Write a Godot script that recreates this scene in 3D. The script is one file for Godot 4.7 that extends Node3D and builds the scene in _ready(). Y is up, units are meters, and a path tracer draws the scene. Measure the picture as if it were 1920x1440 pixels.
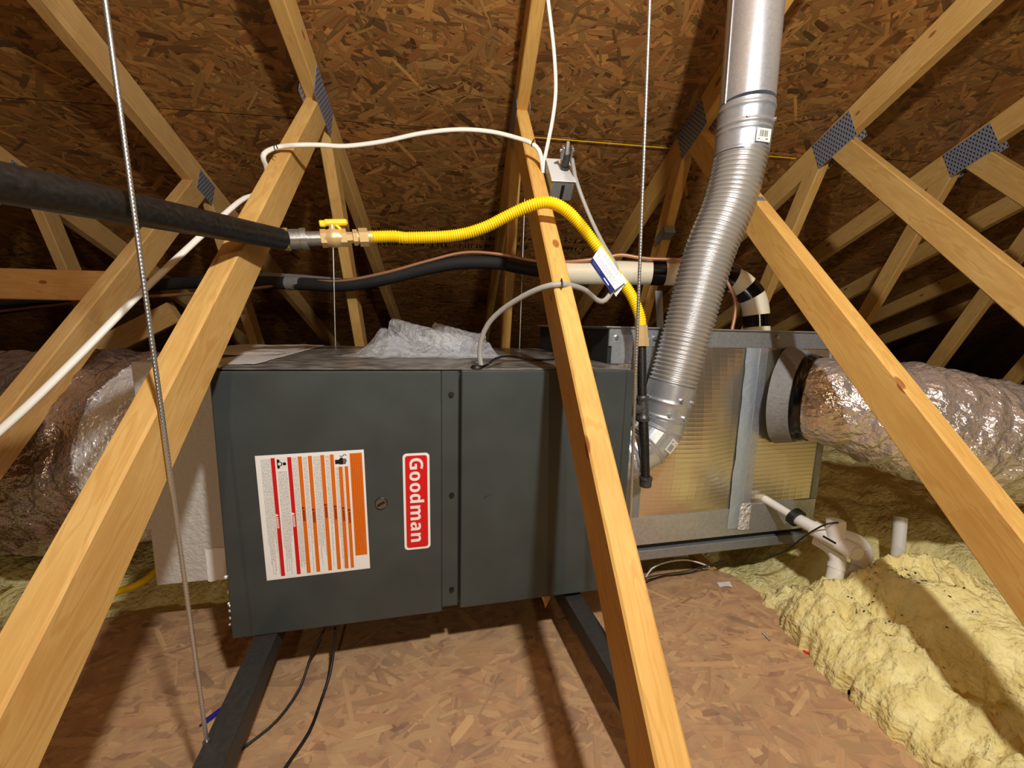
extends Node3D
# An attic with a horizontal furnace hung between roof trusses. Metres, y up, the camera looks along -z.

class MB:
	# collects triangles in world metres and becomes one named mesh
	var v := PackedVector3Array()
	var n := PackedVector3Array()
	var uv := PackedVector2Array()
	var ix := PackedInt32Array()

	func face(p: Array, t: Array, hint: Vector3, nn := []) -> void:
		var c: Vector3 = (p[1] - p[0]).cross(p[2] - p[0])
		if c.length() < 1e-12 and p.size() > 3:
			c = (p[2] - p[0]).cross(p[3] - p[0])
		var flip: bool = c.dot(hint) > 0.0
		var fl: Vector3 = (c if flip else -c).normalized()
		var b := v.size()
		for i in p.size():
			v.append(p[i])
			uv.append(t[i] if t.size() else Vector2.ZERO)
			n.append(nn[i] if nn.size() else fl)
		for i in range(1, p.size() - 1):
			if flip:
				ix.append_array([b, b + i + 1, b + i])
			else:
				ix.append_array([b, b + i, b + i + 1])

	func ring(a: Vector3, up: Vector3, side: Vector3, w: float, h: float, ch: float) -> Array:
		var r := []
		for q in [[-1, -1, 1, 0], [-1, -1, 0, 1], [-1, 1, 0, -1], [-1, 1, 1, 0], [1, 1, -1, 0], [1, 1, 0, -1], [1, -1, 0, 1], [1, -1, -1, 0]]:
			r.append(a + side * (q[0] * w / 2 + q[2] * ch) + up * (q[1] * h / 2 + q[3] * ch))
		return r

	# a sawn bar from a to b, w wide along "side", h high along "up"; its ends may be cut on planes [point, normal]
	func bar(a: Vector3, b: Vector3, side: Vector3, w: float, h: float, ch := 0.002, cut_a := [], cut_b := [], off := 0.0) -> void:
		var d := (b - a).normalized()
		side = (side - d * side.dot(d)).normalized()
		var up := d.cross(side).normalized()
		var ra := ring(a, up, side, w, h, ch)
		var rb := ring(b, up, side, w, h, ch)
		for e in [[ra, cut_a], [rb, cut_b]]:
			if e[1].size():
				for i in 8:
					var s: float = (e[1][0] - e[0][i]).dot(e[1][1]) / d.dot(e[1][1])
					e[0][i] += d * s
		var u := off
		for i in 8:
			var j := (i + 1) % 8
			var l: float = (rb[j] - ra[j]).length()
			var step: float = (ring(a, up, side, w, h, ch)[j] - ring(a, up, side, w, h, ch)[i]).length()
			var o: Vector3 = (ra[i] + ra[j]) / 2 - a
			o -= d * o.dot(d)
			var ya: float = (ra[i] - a).dot(d) + off * 7.3
			var yb: float = (rb[i] - a).dot(d) + off * 7.3
			face([ra[i], ra[j], rb[j], rb[i]], [Vector2(u, ya), Vector2(u + step, ya), Vector2(u + step, yb), Vector2(u, yb)], o)
			u += step
		var ta := []
		for p in ra:
			ta.append(Vector2((p - a).dot(side), (p - a).dot(up)) * 0.4)
		face(ra, ta, -d)
		face(rb, ta, d)

	# a box with chamfered edges
	func box(x: Transform3D, s: Vector3, ch := 0.001) -> void:
		var h := s / 2
		var ax := [Vector3.RIGHT, Vector3.UP, Vector3.BACK]
		for i in 3:
			for sg in [-1.0, 1.0]:
				var p := []
				var t := []
				for q in [[-1, -1], [1, -1], [1, 1], [-1, 1]]:
					var j := (i + 1) % 3
					var k := (i + 2) % 3
					var c: Vector3 = ax[i] * sg * h[i] + ax[j] * q[0] * (h[j] - ch) + ax[k] * q[1] * (h[k] - ch)
					p.append(x * c)
					t.append(Vector2(c[j], c[k]))
				face(p, t, x.basis * (ax[i] * sg))
		if ch <= 0.0:
			return
		for i in 3:
			var j := (i + 1) % 3
			var k := (i + 2) % 3
			for sj in [-1.0, 1.0]:
				for sk in [-1.0, 1.0]:
					var a: Vector3 = ax[j] * sj * h[j] + ax[k] * sk * (h[k] - ch)
					var b: Vector3 = ax[j] * sj * (h[j] - ch) + ax[k] * sk * h[k]
					var e: Vector3 = ax[i] * (h[i] - ch)
					face([x * (a - e), x * (a + e), x * (b + e), x * (b - e)], [], x.basis * (ax[j] * sj + ax[k] * sk))
		for sx in [-1.0, 1.0]:
			for sy in [-1.0, 1.0]:
				for sz in [-1.0, 1.0]:
					var sgn := Vector3(sx, sy, sz)
					var a: Vector3 = (h - Vector3(0, ch, ch)) * sgn
					var b: Vector3 = (h - Vector3(ch, 0, ch)) * sgn
					var c: Vector3 = (h - Vector3(ch, ch, 0)) * sgn
					face([x * a, x * b, x * c], [], x.basis * sgn)

	# a smooth tube along points; r is a radius or a Callable(distance) -> radius; flat x round by "oval"
	func tube(p: Array, r: Variant, seg := 12, caps := true, oval := 1.0, side := Vector3.ZERO, flat := false, warp: Variant = null) -> void:
		var m := p.size()
		var d := []
		var s := [0.0]
		for i in m:
			d.append((p[mini(i + 1, m - 1)] - p[maxi(i - 1, 0)]).normalized())
			if i:
				s.append(s[i - 1] + (p[i] - p[i - 1]).length())
		var x: Vector3 = side if side != Vector3.ZERO else (d[0].cross(Vector3(0.31, 0.77, 0.55)))
		var b := v.size()
		var per := seg * 2 if flat else seg + 1
		for i in m:
			x = (x - d[i] * x.dot(d[i])).normalized()
			var y: Vector3 = d[i].cross(x)
			var rad: float = r.call(s[i]) if r is Callable else r
			var sl := 0.0
			if r is Callable and i > 0 and i < m - 1:
				sl = (r.call(s[i + 1]) - r.call(s[i - 1])) / maxf(s[i + 1] - s[i - 1], 1e-6)
			for k in per:
				var a := TAU * ((k + 1) / 2 if flat else k) / seg
				var an := TAU * (floorf(k / 2.0) + 0.5) / seg if flat else a
				var w: float = warp.call(s[i], a) if warp != null else 0.0
				v.append(p[i] + (x * cos(a) * oval + y * sin(a)) * (rad + w))
				n.append((x * cos(an) + y * sin(an) * oval - d[i] * sl).normalized())
				uv.append(Vector2(a / TAU * TAU * rad, s[i]))
		for i in m - 1:
			for k in range(0, per if flat else seg, 2 if flat else 1):
				var q := b + i * per + k
				var w2 := q + 1
				ix.append_array([q, q + per, w2, w2, q + per, w2 + per])
		if warp != null:
			for i in m:
				for k in per:
					var q := b + i * per + k
					var qa := b + i * per + (k + 1) % seg
					var qb := b + i * per + (k - 1 + seg) % seg
					var va := b + mini(i + 1, m - 1) * per + k
					var vb := b + maxi(i - 1, 0) * per + k
					var c := (v[qa] - v[qb]).cross(v[va] - v[vb])
					n[q] = (c if c.dot(n[q]) > 0 else -c).normalized()
		if caps:
			for e in [0, m - 1]:
				var pts := []
				for k in seg:
					pts.append(v[b + e * per + (k * 2 if flat else k)])
				face(pts, [], d[e] * (1 if e else -1))

	# a surface fn(s, t) -> Vector3 on a grid, smooth
	func surf(fn: Callable, nx: int, ny: int, hint := Vector3.UP, uvs := 1.0) -> void:
		var b := v.size()
		for j in ny + 1:
			for i in nx + 1:
				v.append(fn.call(float(i) / nx, float(j) / ny))
				uv.append(Vector2(float(i) / nx, float(j) / ny) * uvs)
		for j in ny + 1:
			for i in nx + 1:
				var du := v[b + j * (nx + 1) + mini(i + 1, nx)] - v[b + j * (nx + 1) + maxi(i - 1, 0)]
				var dv := v[b + mini(j + 1, ny) * (nx + 1) + i] - v[b + maxi(j - 1, 0) * (nx + 1) + i]
				var c := du.cross(dv)
				n.append((c if c.dot(hint) > 0 else -c).normalized())
		var q0 := (v[b + 1] - v[b]).cross(v[b + nx + 1] - v[b]).dot(hint) > 0
		for j in ny:
			for i in nx:
				var q := b + j * (nx + 1) + i
				if q0:
					ix.append_array([q, q + nx + 1, q + 1, q + 1, q + nx + 1, q + nx + 2])
				else:
					ix.append_array([q, q + 1, q + nx + 1, q + 1, q + nx + 2, q + nx + 1])

	# a flat outline (in the plane of origin, x, y) given depth along z
	func prism(x: Transform3D, o: PackedVector2Array, depth: float, uvk := 1.0) -> void:
		var tri := Geometry2D.triangulate_polygon(o)
		for z in [0.0, depth]:
			for k in range(0, tri.size(), 3):
				var p := []
				var t := []
				for q in 3:
					var c := o[tri[k + q]]
					p.append(x * Vector3(c.x, c.y, z))
					t.append(c * uvk)
				face(p, t, x.basis.z * (1.0 if z == depth else -1.0) * signf(depth))
		var cw := Geometry2D.is_polygon_clockwise(o)
		for i in o.size():
			var a := o[i]
			var c := o[(i + 1) % o.size()]
			var e := (c - a).normalized()
			var hint := Vector2(e.y, -e.x) * (-1.0 if cw else 1.0)
			face([x * Vector3(a.x, a.y, 0), x * Vector3(c.x, c.y, 0), x * Vector3(c.x, c.y, depth), x * Vector3(a.x, a.y, depth)], [a * uvk, c * uvk, c * uvk, a * uvk], x.basis * Vector3(hint.x, hint.y, 0))

	func mesh(inv: Transform3D, m: Material) -> ArrayMesh:
		var vv := PackedVector3Array()
		var nn := PackedVector3Array()
		vv.resize(v.size())
		nn.resize(v.size())
		for i in v.size():
			vv[i] = inv * v[i]
			nn[i] = inv.basis * n[i]
		var a := []
		a.resize(Mesh.ARRAY_MAX)
		a[Mesh.ARRAY_VERTEX] = vv
		a[Mesh.ARRAY_NORMAL] = nn
		a[Mesh.ARRAY_TEX_UV] = uv
		a[Mesh.ARRAY_INDEX] = ix
		var me := ArrayMesh.new()
		me.add_surface_from_arrays(Mesh.PRIMITIVE_TRIANGLES, a)
		me.surface_set_material(0, m)
		return me

var used := {}
var M := {}
var rng := RandomNumberGenerator.new()

func numbered(s: String) -> String:
	used[s] = used.get(s, -1) + 1
	return s if used[s] == 0 else "%s_%03d" % [s, used[s]]

func tag(o: Node3D, label: String, category: String, group := "", kind := "") -> Node3D:
	o.set_meta("label", label)
	o.set_meta("category", category)
	if group:
		o.set_meta("group", group)
	if kind:
		o.set_meta("kind", kind)
	return o

func thing(called: String, label: String, category: String, at := Transform3D(), group := "") -> Node3D:
	var o := Node3D.new()
	o.name = numbered(called)
	add_child(o)
	o.transform = at
	tag(o, label, category, group)
	return o

func at(p: Vector3) -> Transform3D:
	return Transform3D(Basis(), p)

# one part (or sub-part) under its thing; world coordinates in
func part(called: String, b: MB, m: Material, parent: Node3D, label := "") -> MeshInstance3D:
	var o := MeshInstance3D.new()
	o.name = called
	o.mesh = b.mesh(parent.global_transform.affine_inverse(), m)
	parent.add_child(o, true)
	if label:
		o.set_meta("label", label)
	return o

# a thing that is one mesh
func single(called: String, b: MB, m: Material, label: String, category: String, group := "") -> MeshInstance3D:
	var o := MeshInstance3D.new()
	o.name = numbered(called)
	var lo := b.v[0]
	var hi := b.v[0]
	for p in b.v:
		lo = lo.min(p)
		hi = hi.max(p)
	var base := Vector3((lo.x + hi.x) / 2, lo.y, (lo.z + hi.z) / 2)
	o.mesh = b.mesh(Transform3D(Basis(), -base), m)
	add_child(o)
	o.position = base
	tag(o, label, category, group)
	return o

func structure(called: String, b: MB, m: Material, parent: Node3D = null) -> MeshInstance3D:
	var o := MeshInstance3D.new()
	o.name = called
	o.mesh = b.mesh(Transform3D() if parent == null else parent.global_transform.affine_inverse(), m)
	if parent:
		parent.add_child(o, true)
	else:
		add_child(o, true)
		o.set_meta("kind", "structure")
	return o

# a smooth curve through points
func curve(p: Array, step := 0.02) -> Array:
	var out := []
	var m := p.size()
	for i in m - 1:
		var a: Vector3 = p[maxi(i - 1, 0)]
		var b: Vector3 = p[i]
		var c: Vector3 = p[i + 1]
		var d: Vector3 = p[mini(i + 2, m - 1)]
		var k := maxi(2, int(ceil((c - b).length() / step)))
		for j in k:
			out.append(b.cubic_interpolate(c, a, d, float(j) / k))
	out.append(p[m - 1])
	return out

func line(a: Vector3, b: Vector3, k: int) -> Array:
	var out := []
	for i in k + 1:
		out.append(a.lerp(b, float(i) / k))
	return out

func mat(c: Color, rough := 0.6, metal := 0.0, tex: Texture2D = null) -> StandardMaterial3D:
	var m := StandardMaterial3D.new()
	m.albedo_color = c
	m.roughness = rough
	m.metallic = metal
	m.albedo_texture = tex
	return m

func tri(m: StandardMaterial3D, scale: float) -> StandardMaterial3D:
	m.uv1_triplanar = true
	m.uv1_scale = Vector3.ONE * scale
	return m

func bump(m: StandardMaterial3D, tex: Texture2D, cm: float) -> StandardMaterial3D:
	m.heightmap_enabled = true
	m.heightmap_texture = tex
	m.heightmap_scale = cm
	return m

func noise_tex(type: int, freq: float, sz := 512, lo := Color.BLACK, hi := Color.WHITE, oct := 4, sd := 1, mid := -1.0) -> NoiseTexture2D:
	var f := FastNoiseLite.new()
	f.noise_type = type
	f.frequency = freq
	f.fractal_octaves = oct
	f.seed = sd
	if type == FastNoiseLite.TYPE_CELLULAR:
		f.cellular_return_type = FastNoiseLite.RETURN_CELL_VALUE
		f.fractal_type = FastNoiseLite.FRACTAL_NONE
	var t := NoiseTexture2D.new()
	t.width = sz
	t.height = sz
	t.seamless = true
	t.noise = f
	var g := Gradient.new()
	g.set_color(0, lo)
	g.set_color(1, hi)
	if mid > 0.0:
		g.set_offset(0, 0.5 - mid)
		g.set_offset(1, 0.5 + mid)
	t.color_ramp = g
	return t

# strand board: thousands of overlapping wood flakes; [colour, walked-on colour, height]
func strand_board(sz: int, metres: float, count: int, sd: int) -> Array:
	rng.seed = sd
	var col := PackedByteArray()
	col.resize(sz * sz * 3)
	var hgt := PackedByteArray()
	hgt.resize(sz * sz)
	var k := sz / metres
	for i in sz * sz:
		col[i * 3] = 120
		col[i * 3 + 1] = 80
		col[i * 3 + 2] = 46
	var grain := PackedFloat32Array()
	for i in 256:
		grain.append(rng.randf_range(-1, 1))
	for q in count:
		var first := q < count / 2
		var l := rng.randf_range(0.035, 0.13) * k / 2
		var w := (rng.randf_range(0.01, 0.034) if first else rng.randf_range(0.004, 0.022)) * k / 2
		var a := rng.randfn(0.0, 0.55) + (PI / 2 if rng.randf() < 0.15 else 0.0)
		var cx := rng.randf() * sz
		var cy := rng.randf() * sz
		var tone := rng.randfn(0.0, 1.0)
		var red := rng.randf_range(-1, 1)
		var base := Vector3(176, 131, 80) + Vector3(19, 16, 11) * clampf(tone, -2.4, 2.2) + Vector3(6, -4, -4) * red
		if rng.randf() < 0.07:
			base = base * 0.72
		elif rng.randf() < 0.07:
			base = base * 1.13 + Vector3(6, 6, 4)
		var h := rng.randf_range(70, 235)
		var tilt := rng.randf_range(-40, 40)
		var cutl := rng.randf_range(-0.9, 0.9)
		var cutr := rng.randf_range(-0.9, 0.9)
		var ca := cos(a)
		var sa := sin(a)
		var ey := absf(sa) * l + absf(ca) * w
		var ex := absf(ca) * l + absf(sa) * w
		var g0 := rng.randi() % 256
		var gk := 22.0 / k * 100.0 * 0.35
		for y in range(int(cy - ey), int(cy + ey) + 1):
			var dy := y - cy
			var row := posmod(y, sz) * sz
			# where |u| < l and |v| < w
			var lo := -ex
			var hi := ex
			if absf(ca) > 0.01:
				var e1 := (-l - dy * sa) / ca
				var e2 := (l - dy * sa) / ca
				lo = maxf(lo, minf(e1, e2))
				hi = minf(hi, maxf(e1, e2))
			if absf(sa) > 0.01:
				var e1 := (dy * ca - w) / sa
				var e2 := (dy * ca + w) / sa
				lo = maxf(lo, minf(e1, e2))
				hi = minf(hi, maxf(e1, e2))
			for x in range(int(ceil(cx + lo)), int(floor(cx + hi)) + 1):
				var dx := x - cx
				var u := dx * ca + dy * sa
				var vv := -dx * sa + dy * ca
				if absf(vv) > w * (1.0 - 0.55 * pow(absf(u) / l, 3.0)):
					continue
				if u > l - w + vv * cutr or u < -l + w - vv * cutl:
					continue
				var at_ := row + posmod(x, sz)
				var g: float = grain[(int(vv * gk + u * 0.02) + g0) & 255] * 10.0
				var rim := 0.0
				if absf(vv) > w - 1.3:
					rim = -26.0 if vv > 0 else 10.0
				col[at_ * 3] = clampi(int(base.x + g + rim), 30, 240)
				col[at_ * 3 + 1] = clampi(int(base.y + g * 0.8 + rim * 0.8), 20, 225)
				col[at_ * 3 + 2] = clampi(int(base.z + g * 0.5 + rim * 0.6), 10, 200)
				hgt[at_] = clampi(int(h + tilt * u / l + g), 0, 255)
	var worn := PackedByteArray()
	worn.resize(sz * sz * 3)
	var dn := FastNoiseLite.new()
	dn.frequency = 0.012
	for i in sz * sz:
		var dirt := int(26.0 * maxf(0.0, dn.get_noise_2d(i % sz, i / sz)))
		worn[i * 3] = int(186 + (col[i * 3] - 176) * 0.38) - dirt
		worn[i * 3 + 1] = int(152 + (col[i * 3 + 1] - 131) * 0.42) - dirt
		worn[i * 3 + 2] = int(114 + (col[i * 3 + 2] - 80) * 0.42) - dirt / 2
	return [ImageTexture.create_from_image(Image.create_from_data(sz, sz, false, Image.FORMAT_RGB8, col)), ImageTexture.create_from_image(Image.create_from_data(sz, sz, false, Image.FORMAT_RGB8, worn)), ImageTexture.create_from_image(Image.create_from_data(sz, sz, false, Image.FORMAT_L8, hgt))]

# sawn softwood, grain along v; covers 0.5 m across and 1.5 m along
func wood_grain() -> ImageTexture:
	rng.seed = 5
	var w := 512
	var h := 1024
	var f := FastNoiseLite.new()
	f.seed = 3
	f.frequency = 1.0
	var kn := []
	for i in 9:
		kn.append(Vector3(rng.randf() * w, rng.randf() * h, rng.randf_range(4, 9)))
	var d := PackedByteArray()
	d.resize(w * h * 3)
	for y in h:
		for x in w:
			var fx := float(x)
			var dark := 0.0
			for q in kn:
				var dx: float = x - q.x
				var dy: float = (y - q.y) * 0.75
				var r := sqrt(dx * dx + dy * dy * 0.35)
				if r < q.z * 4.0:
					fx += signf(dx + 0.01) * q.z * 1.3 * exp(-r / q.z)
					var rr := sqrt(dx * dx + dy * dy)
					if rr < q.z:
						dark = maxf(dark, (1.0 - rr / q.z) * 1.6 + 0.25)
			var wob := f.get_noise_2d(fx * 0.006, y * 0.0016) * 3.0 + f.get_noise_2d(fx * 0.03 + 50, y * 0.004) * 0.6
			var ringv := sin((fx * 0.10 + wob * 5.0))
			var fine := f.get_noise_2d(fx * 0.55, y * 0.012 + 90)
			var blot := f.get_noise_2d(fx * 0.008 + 200, y * 0.005)
			var t := 0.52 + 0.14 * ringv + 0.36 * fine + 0.32 * blot - 0.38 * smoothstep(0.72, 1.0, ringv) - 0.3 * smoothstep(0.25, 0.5, fine)
			var c := Color(0.775, 0.605, 0.36).lerp(Color(0.885, 0.77, 0.53), clampf(t, 0, 1))
			c = c.lerp(Color(0.50, 0.28, 0.13), clampf(dark, 0, 0.7))
			var i := (y * w + x) * 3
			d[i] = int(c.r * 255)
			d[i + 1] = int(c.g * 255)
			d[i + 2] = int(c.b * 255)
	return ImageTexture.create_from_image(Image.create_from_data(w, h, false, Image.FORMAT_RGB8, d))

# rows of punched slots of a truss plate; one tile is 25 x 25 mm
func slots_tex() -> Array:
	var a := Image.create_empty(64, 64, false, Image.FORMAT_RGB8)
	a.fill(Color(0.74, 0.75, 0.79))
	var h := Image.create_empty(64, 64, false, Image.FORMAT_L8)
	h.fill(Color(0.5, 0.5, 0.5))
	for r in [[4, 4], [36, 4], [20, 36], [52, 36]]:
		a.fill_rect(Rect2i(r[0], r[1], 9, 22), Color(0.16, 0.15, 0.16))
		a.fill_rect(Rect2i(r[0] + 2, r[1] + 22, 5, 4), Color(0.9, 0.9, 0.92))
		h.fill_rect(Rect2i(r[0], r[1], 9, 22), Color.BLACK)
		h.fill_rect(Rect2i(r[0], r[1] + 22, 9, 5), Color.WHITE)
	return [ImageTexture.create_from_image(a), ImageTexture.create_from_image(h)]

# small grey print in rows, turned a quarter; columns [x0, x1, y0, y1] in pixels
func print_rows(im: Image, x0: int, x1: int, y0: int, y1: int, c: Color, pitch := 6) -> void:
	for x in range(x0, x1 - 2, pitch):
		var y := y0
		var stop := y1 - int(rng.randf() * rng.randf() * (y1 - y0) * 0.6)
		while y < stop:
			var l := rng.randi_range(5, 22)
			for k in range(0, l, 3):
				im.fill_rect(Rect2i(x + rng.randi_range(0, 1), mini(y + k, stop), 2 + rng.randi_range(0, 1), 2), c)
			y += l + 4

func warning_print() -> ImageTexture:
	rng.seed = 21
	var im := Image.create_empty(600, 800, false, Image.FORMAT_RGB8)
	im.fill(Color(0.93, 0.94, 0.94))
	var red := Color(0.80, 0.07, 0.10)
	var org := Color(0.86, 0.42, 0.06)
	var ink := Color(0.42, 0.42, 0.44)
	for q in [[78, 22, red], [168, 22, red]]:
		im.fill_rect(Rect2i(q[0], 14, q[1], 772), q[2])
	for q in [[226, 22], [282, 22], [352, 22], [406, 22]]:
		im.fill_rect(Rect2i(q[0], 14, q[1], 772), org)
	for q in [[452, 22], [487, 20]]:
		im.fill_rect(Rect2i(q[0], 96, q[1], 690), org)
	im.fill_rect(Rect2i(520, 14, 72, 690), org)
	for q in [[24, 76, 20], [110, 164, 100], [194, 224, 20], [254, 280, 20], [310, 350, 20], [380, 404, 20], [434, 450, 100], [477, 485, 100]]:
		print_rows(im, q[0], q[1], q[2], 780, ink)
	print_rows(im, 530, 588, 22, 690, Color(0.55, 0.22, 0.03), 12)
	var k := Color(0.06, 0.06, 0.07)
	# a person bending over an open booklet
	im.fill_rect(Rect2i(104, 16, 60, 74), Color(0.9, 0.9, 0.9))
	for y in 74:
		for x in 60:
			var p := Vector2(x, y)
			if (p - Vector2(46, 38)).length() < 10 or absf(p.x - 10 - absf(p.y - 37) * 0.15) < 7 and absf(p.y - 37) > 9 and absf(p.y - 37) < 34 - p.x * 0.4:
				im.set_pixel(104 + x, 16 + y, k)
			elif absf((p - Vector2(20, 37)).length() - 12) < 2.5:
				im.set_pixel(104 + x, 16 + y, k)
	# an open hand and a spark
	im.fill_rect(Rect2i(432, 14, 80, 78), Color(0.93, 0.94, 0.94))
	im.fill_rect(Rect2i(434, 50, 26, 28), k)
	im.fill_rect(Rect2i(458, 46, 22, 36), k)
	for i in 4:
		im.fill_rect(Rect2i(478, 46 + i * 9, 24 - absi(i - 1) * 3, 7), k)
	im.fill_rect(Rect2i(462, 38, 18, 8), k)
	for x in range(462, 500):
		var y := int(24 + 6 * sin((x - 462) * 0.17))
		im.fill_rect(Rect2i(x, y, 3, 4), k)
	return ImageTexture.create_from_image(im)

func tag_print() -> ImageTexture:
	rng.seed = 8
	var im := Image.create_empty(128, 256, false, Image.FORMAT_RGB8)
	im.fill(Color(0.88, 0.90, 0.94))
	im.fill_rect(Rect2i(96, 0, 32, 256), Color(0.10, 0.16, 0.42))
	print_rows(im, 50, 92, 20, 240, Color(0.50, 0.53, 0.62), 7)
	print_rows(im, 14, 36, 60, 200, Color(0.45, 0.48, 0.55), 11)
	print_rows(im, 104, 120, 20, 120, Color(0.5, 0.55, 0.75), 8)
	im.fill_rect(Rect2i(108, 150, 8, 60), Color(0.85, 0.88, 0.95))
	return ImageTexture.create_from_image(im)

func bars_print() -> ImageTexture:
	rng.seed = 4
	var im := Image.create_empty(96, 96, false, Image.FORMAT_RGB8)
	im.fill(Color(0.9, 0.9, 0.88))
	var x := 20
	while x < 78:
		var w := rng.randi_range(1, 4)
		im.fill_rect(Rect2i(x, 14, w, 46), Color(0.15, 0.15, 0.16))
		x += w + rng.randi_range(2, 4)
	im.fill_rect(Rect2i(14, 74, 9, 8), Color(0.2, 0.2, 0.2))
	im.fill_rect(Rect2i(64, 72, 16, 7), Color(0.15, 0.15, 0.15))
	return ImageTexture.create_from_image(im)

func scrim_tex() -> ImageTexture:
	var im := Image.create_empty(64, 64, false, Image.FORMAT_L8)
	for y in 64:
		for x in 64:
			var a := absf(sin(PI * x / 32.0))
			var b := absf(sin(PI * y / 16.0))
			im.set_pixel(x, y, Color.WHITE * (0.25 + 0.35 * pow(1.0 - a, 3.0) + 0.4 * pow(1.0 - b, 2.0)))
	return ImageTexture.create_from_image(im)

func materials() -> void:
	var osb := strand_board(1280, 1.3, 6200, 11)
	var wood := wood_grain()
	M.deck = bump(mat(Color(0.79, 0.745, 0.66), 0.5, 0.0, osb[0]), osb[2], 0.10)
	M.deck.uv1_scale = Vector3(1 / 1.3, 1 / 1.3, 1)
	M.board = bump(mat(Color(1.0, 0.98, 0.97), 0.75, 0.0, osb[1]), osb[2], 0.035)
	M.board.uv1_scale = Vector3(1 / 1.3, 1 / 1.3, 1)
	M.backing = mat(Color(0.20, 0.13, 0.08), 0.9)
	var fine := noise_tex(FastNoiseLite.TYPE_SIMPLEX_SMOOTH, 0.05, 512, Color(0.35, 0.35, 0.35), Color.WHITE, 4, 7)
	var mild := noise_tex(FastNoiseLite.TYPE_SIMPLEX_SMOOTH, 0.04, 512, Color(0.8, 0.8, 0.8), Color.WHITE, 4, 17)
	for q in [["wood", Color(0.96, 0.93, 0.86)], ["wood_gold", Color(1.0, 0.95, 0.82)], ["wood_red", Color(0.92, 0.80, 0.70)], ["wood_pale", Color(0.95, 0.92, 0.90)]]:
		M[q[0]] = mat(q[1], 0.62, 0.0, wood)
		M[q[0]].uv1_scale = Vector3(2.0, 1 / 1.5, 1)
		M[q[0]].metallic_specular = 0.35
	var sl := slots_tex()
	M.plate = bump(mat(Color(0.80, 0.81, 0.85), 0.5, 0.4, sl[0]), sl[1], 0.12)
	M.plate.uv1_scale = Vector3(40, 40, 1)
	var spangle := noise_tex(FastNoiseLite.TYPE_CELLULAR, 0.06, 512, Color(0.91, 0.92, 0.93), Color(0.99, 0.99, 1.0), 1, 2)
	M.galv = tri(mat(Color(0.80, 0.82, 0.85), 0.36, 0.75, spangle), 5.0)
	M.galv_bright = tri(mat(Color(0.84, 0.86, 0.89), 0.33, 0.75, spangle), 8.0)
	M.galv_dull = tri(mat(Color(0.64, 0.66, 0.68), 0.45, 0.6, spangle), 6.0)
	M.flex_metal = mat(Color(0.80, 0.80, 0.80), 0.34, 0.78)
	var crinkle := noise_tex(FastNoiseLite.TYPE_SIMPLEX_SMOOTH, 0.02, 512, Color.BLACK, Color.WHITE, 4, 9)
	M.mylar = tri(bump(mat(Color(0.86, 0.83, 0.82), 0.22, 0.75), crinkle, 1.0), 3.2)
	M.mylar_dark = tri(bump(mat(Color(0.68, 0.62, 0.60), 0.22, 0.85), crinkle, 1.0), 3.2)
	M.tape = tri(bump(mat(Color(0.95, 0.96, 0.98), 0.26, 0.5), crinkle, 0.8), 5.0)
	M.tape_blue = tri(bump(mat(Color(0.70, 0.76, 0.82), 0.4, 0.5), crinkle, 0.15), 4.0)
	M.foil = tri(bump(mat(Color(0.90, 0.87, 0.80), 0.27, 0.92), scrim_tex(), 0.07), 20.0)
	M.foil_white = tri(bump(mat(Color(0.80, 0.79, 0.77), 0.6, 0.15), crinkle, 0.2), 5.0)
	M.paint = tri(mat(Color(0.252, 0.282, 0.285), 0.42, 0.0, noise_tex(FastNoiseLite.TYPE_SIMPLEX_SMOOTH, 0.01, 512, Color(0.86, 0.86, 0.86), Color(1, 1, 1), 5, 31)), 1.3)
	M.dusty = tri(mat(Color(0.66, 0.65, 0.63), 0.36, 0.3, noise_tex(FastNoiseLite.TYPE_SIMPLEX_SMOOTH, 0.02, 512, Color(0.45, 0.44, 0.43), Color(1, 1, 1), 5, 32)), 1.6)
	M.black = mat(Color(0.075, 0.072, 0.07), 0.5)
	M.rubber = tri(mat(Color(0.15, 0.15, 0.155), 0.75, 0.0, mild), 6.0)
	M.iron = tri(bump(mat(Color(0.19, 0.18, 0.17), 0.44, 0.2, fine), fine, 0.05), 4.0)
	M.fitting = tri(bump(mat(Color(0.46, 0.46, 0.46), 0.42, 0.5, fine), fine, 0.04), 9.0)
	M.zinc = tri(mat(Color(0.74, 0.76, 0.77), 0.33, 0.85, mild), 8.0)
	M.dope = tri(bump(mat(Color(0.62, 0.56, 0.36), 0.6), fine, 0.2), 9.0)
	M.cover = mat(Color(0.90, 0.91, 0.92), 0.35, 0.3)
	M.brass = mat(Color(0.88, 0.77, 0.56), 0.38, 0.5)
	M.yellow = mat(Color(0.98, 0.83, 0.02), 0.42)
	M.steel = mat(Color(0.78, 0.79, 0.80), 0.3, 0.9)
	M.screw = mat(Color(0.5, 0.5, 0.5), 0.3, 0.9)
	M.cable = mat(Color(0.90, 0.89, 0.86), 0.5)
	M.grey_cord = mat(Color(0.62, 0.61, 0.59), 0.5)
	M.staple = mat(Color(0.25, 0.24, 0.22), 0.5, 0.5)
	M.copper = mat(Color(0.80, 0.60, 0.47), 0.42, 0.55)
	M.pvc = mat(Color(0.90, 0.89, 0.87), 0.35)
	M.wrap_white = tri(bump(mat(Color(0.93, 0.90, 0.80), 0.5), fine, 0.08), 5.0)
	M.wrap_black = mat(Color(0.03, 0.03, 0.035), 0.16)
	M.white = mat(Color(0.93, 0.93, 0.93), 0.5)
	M.red = mat(Color(0.83, 0.06, 0.10), 0.4)
	M.orange_dark = mat(Color(0.50, 0.12, 0.02), 0.5)
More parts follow.
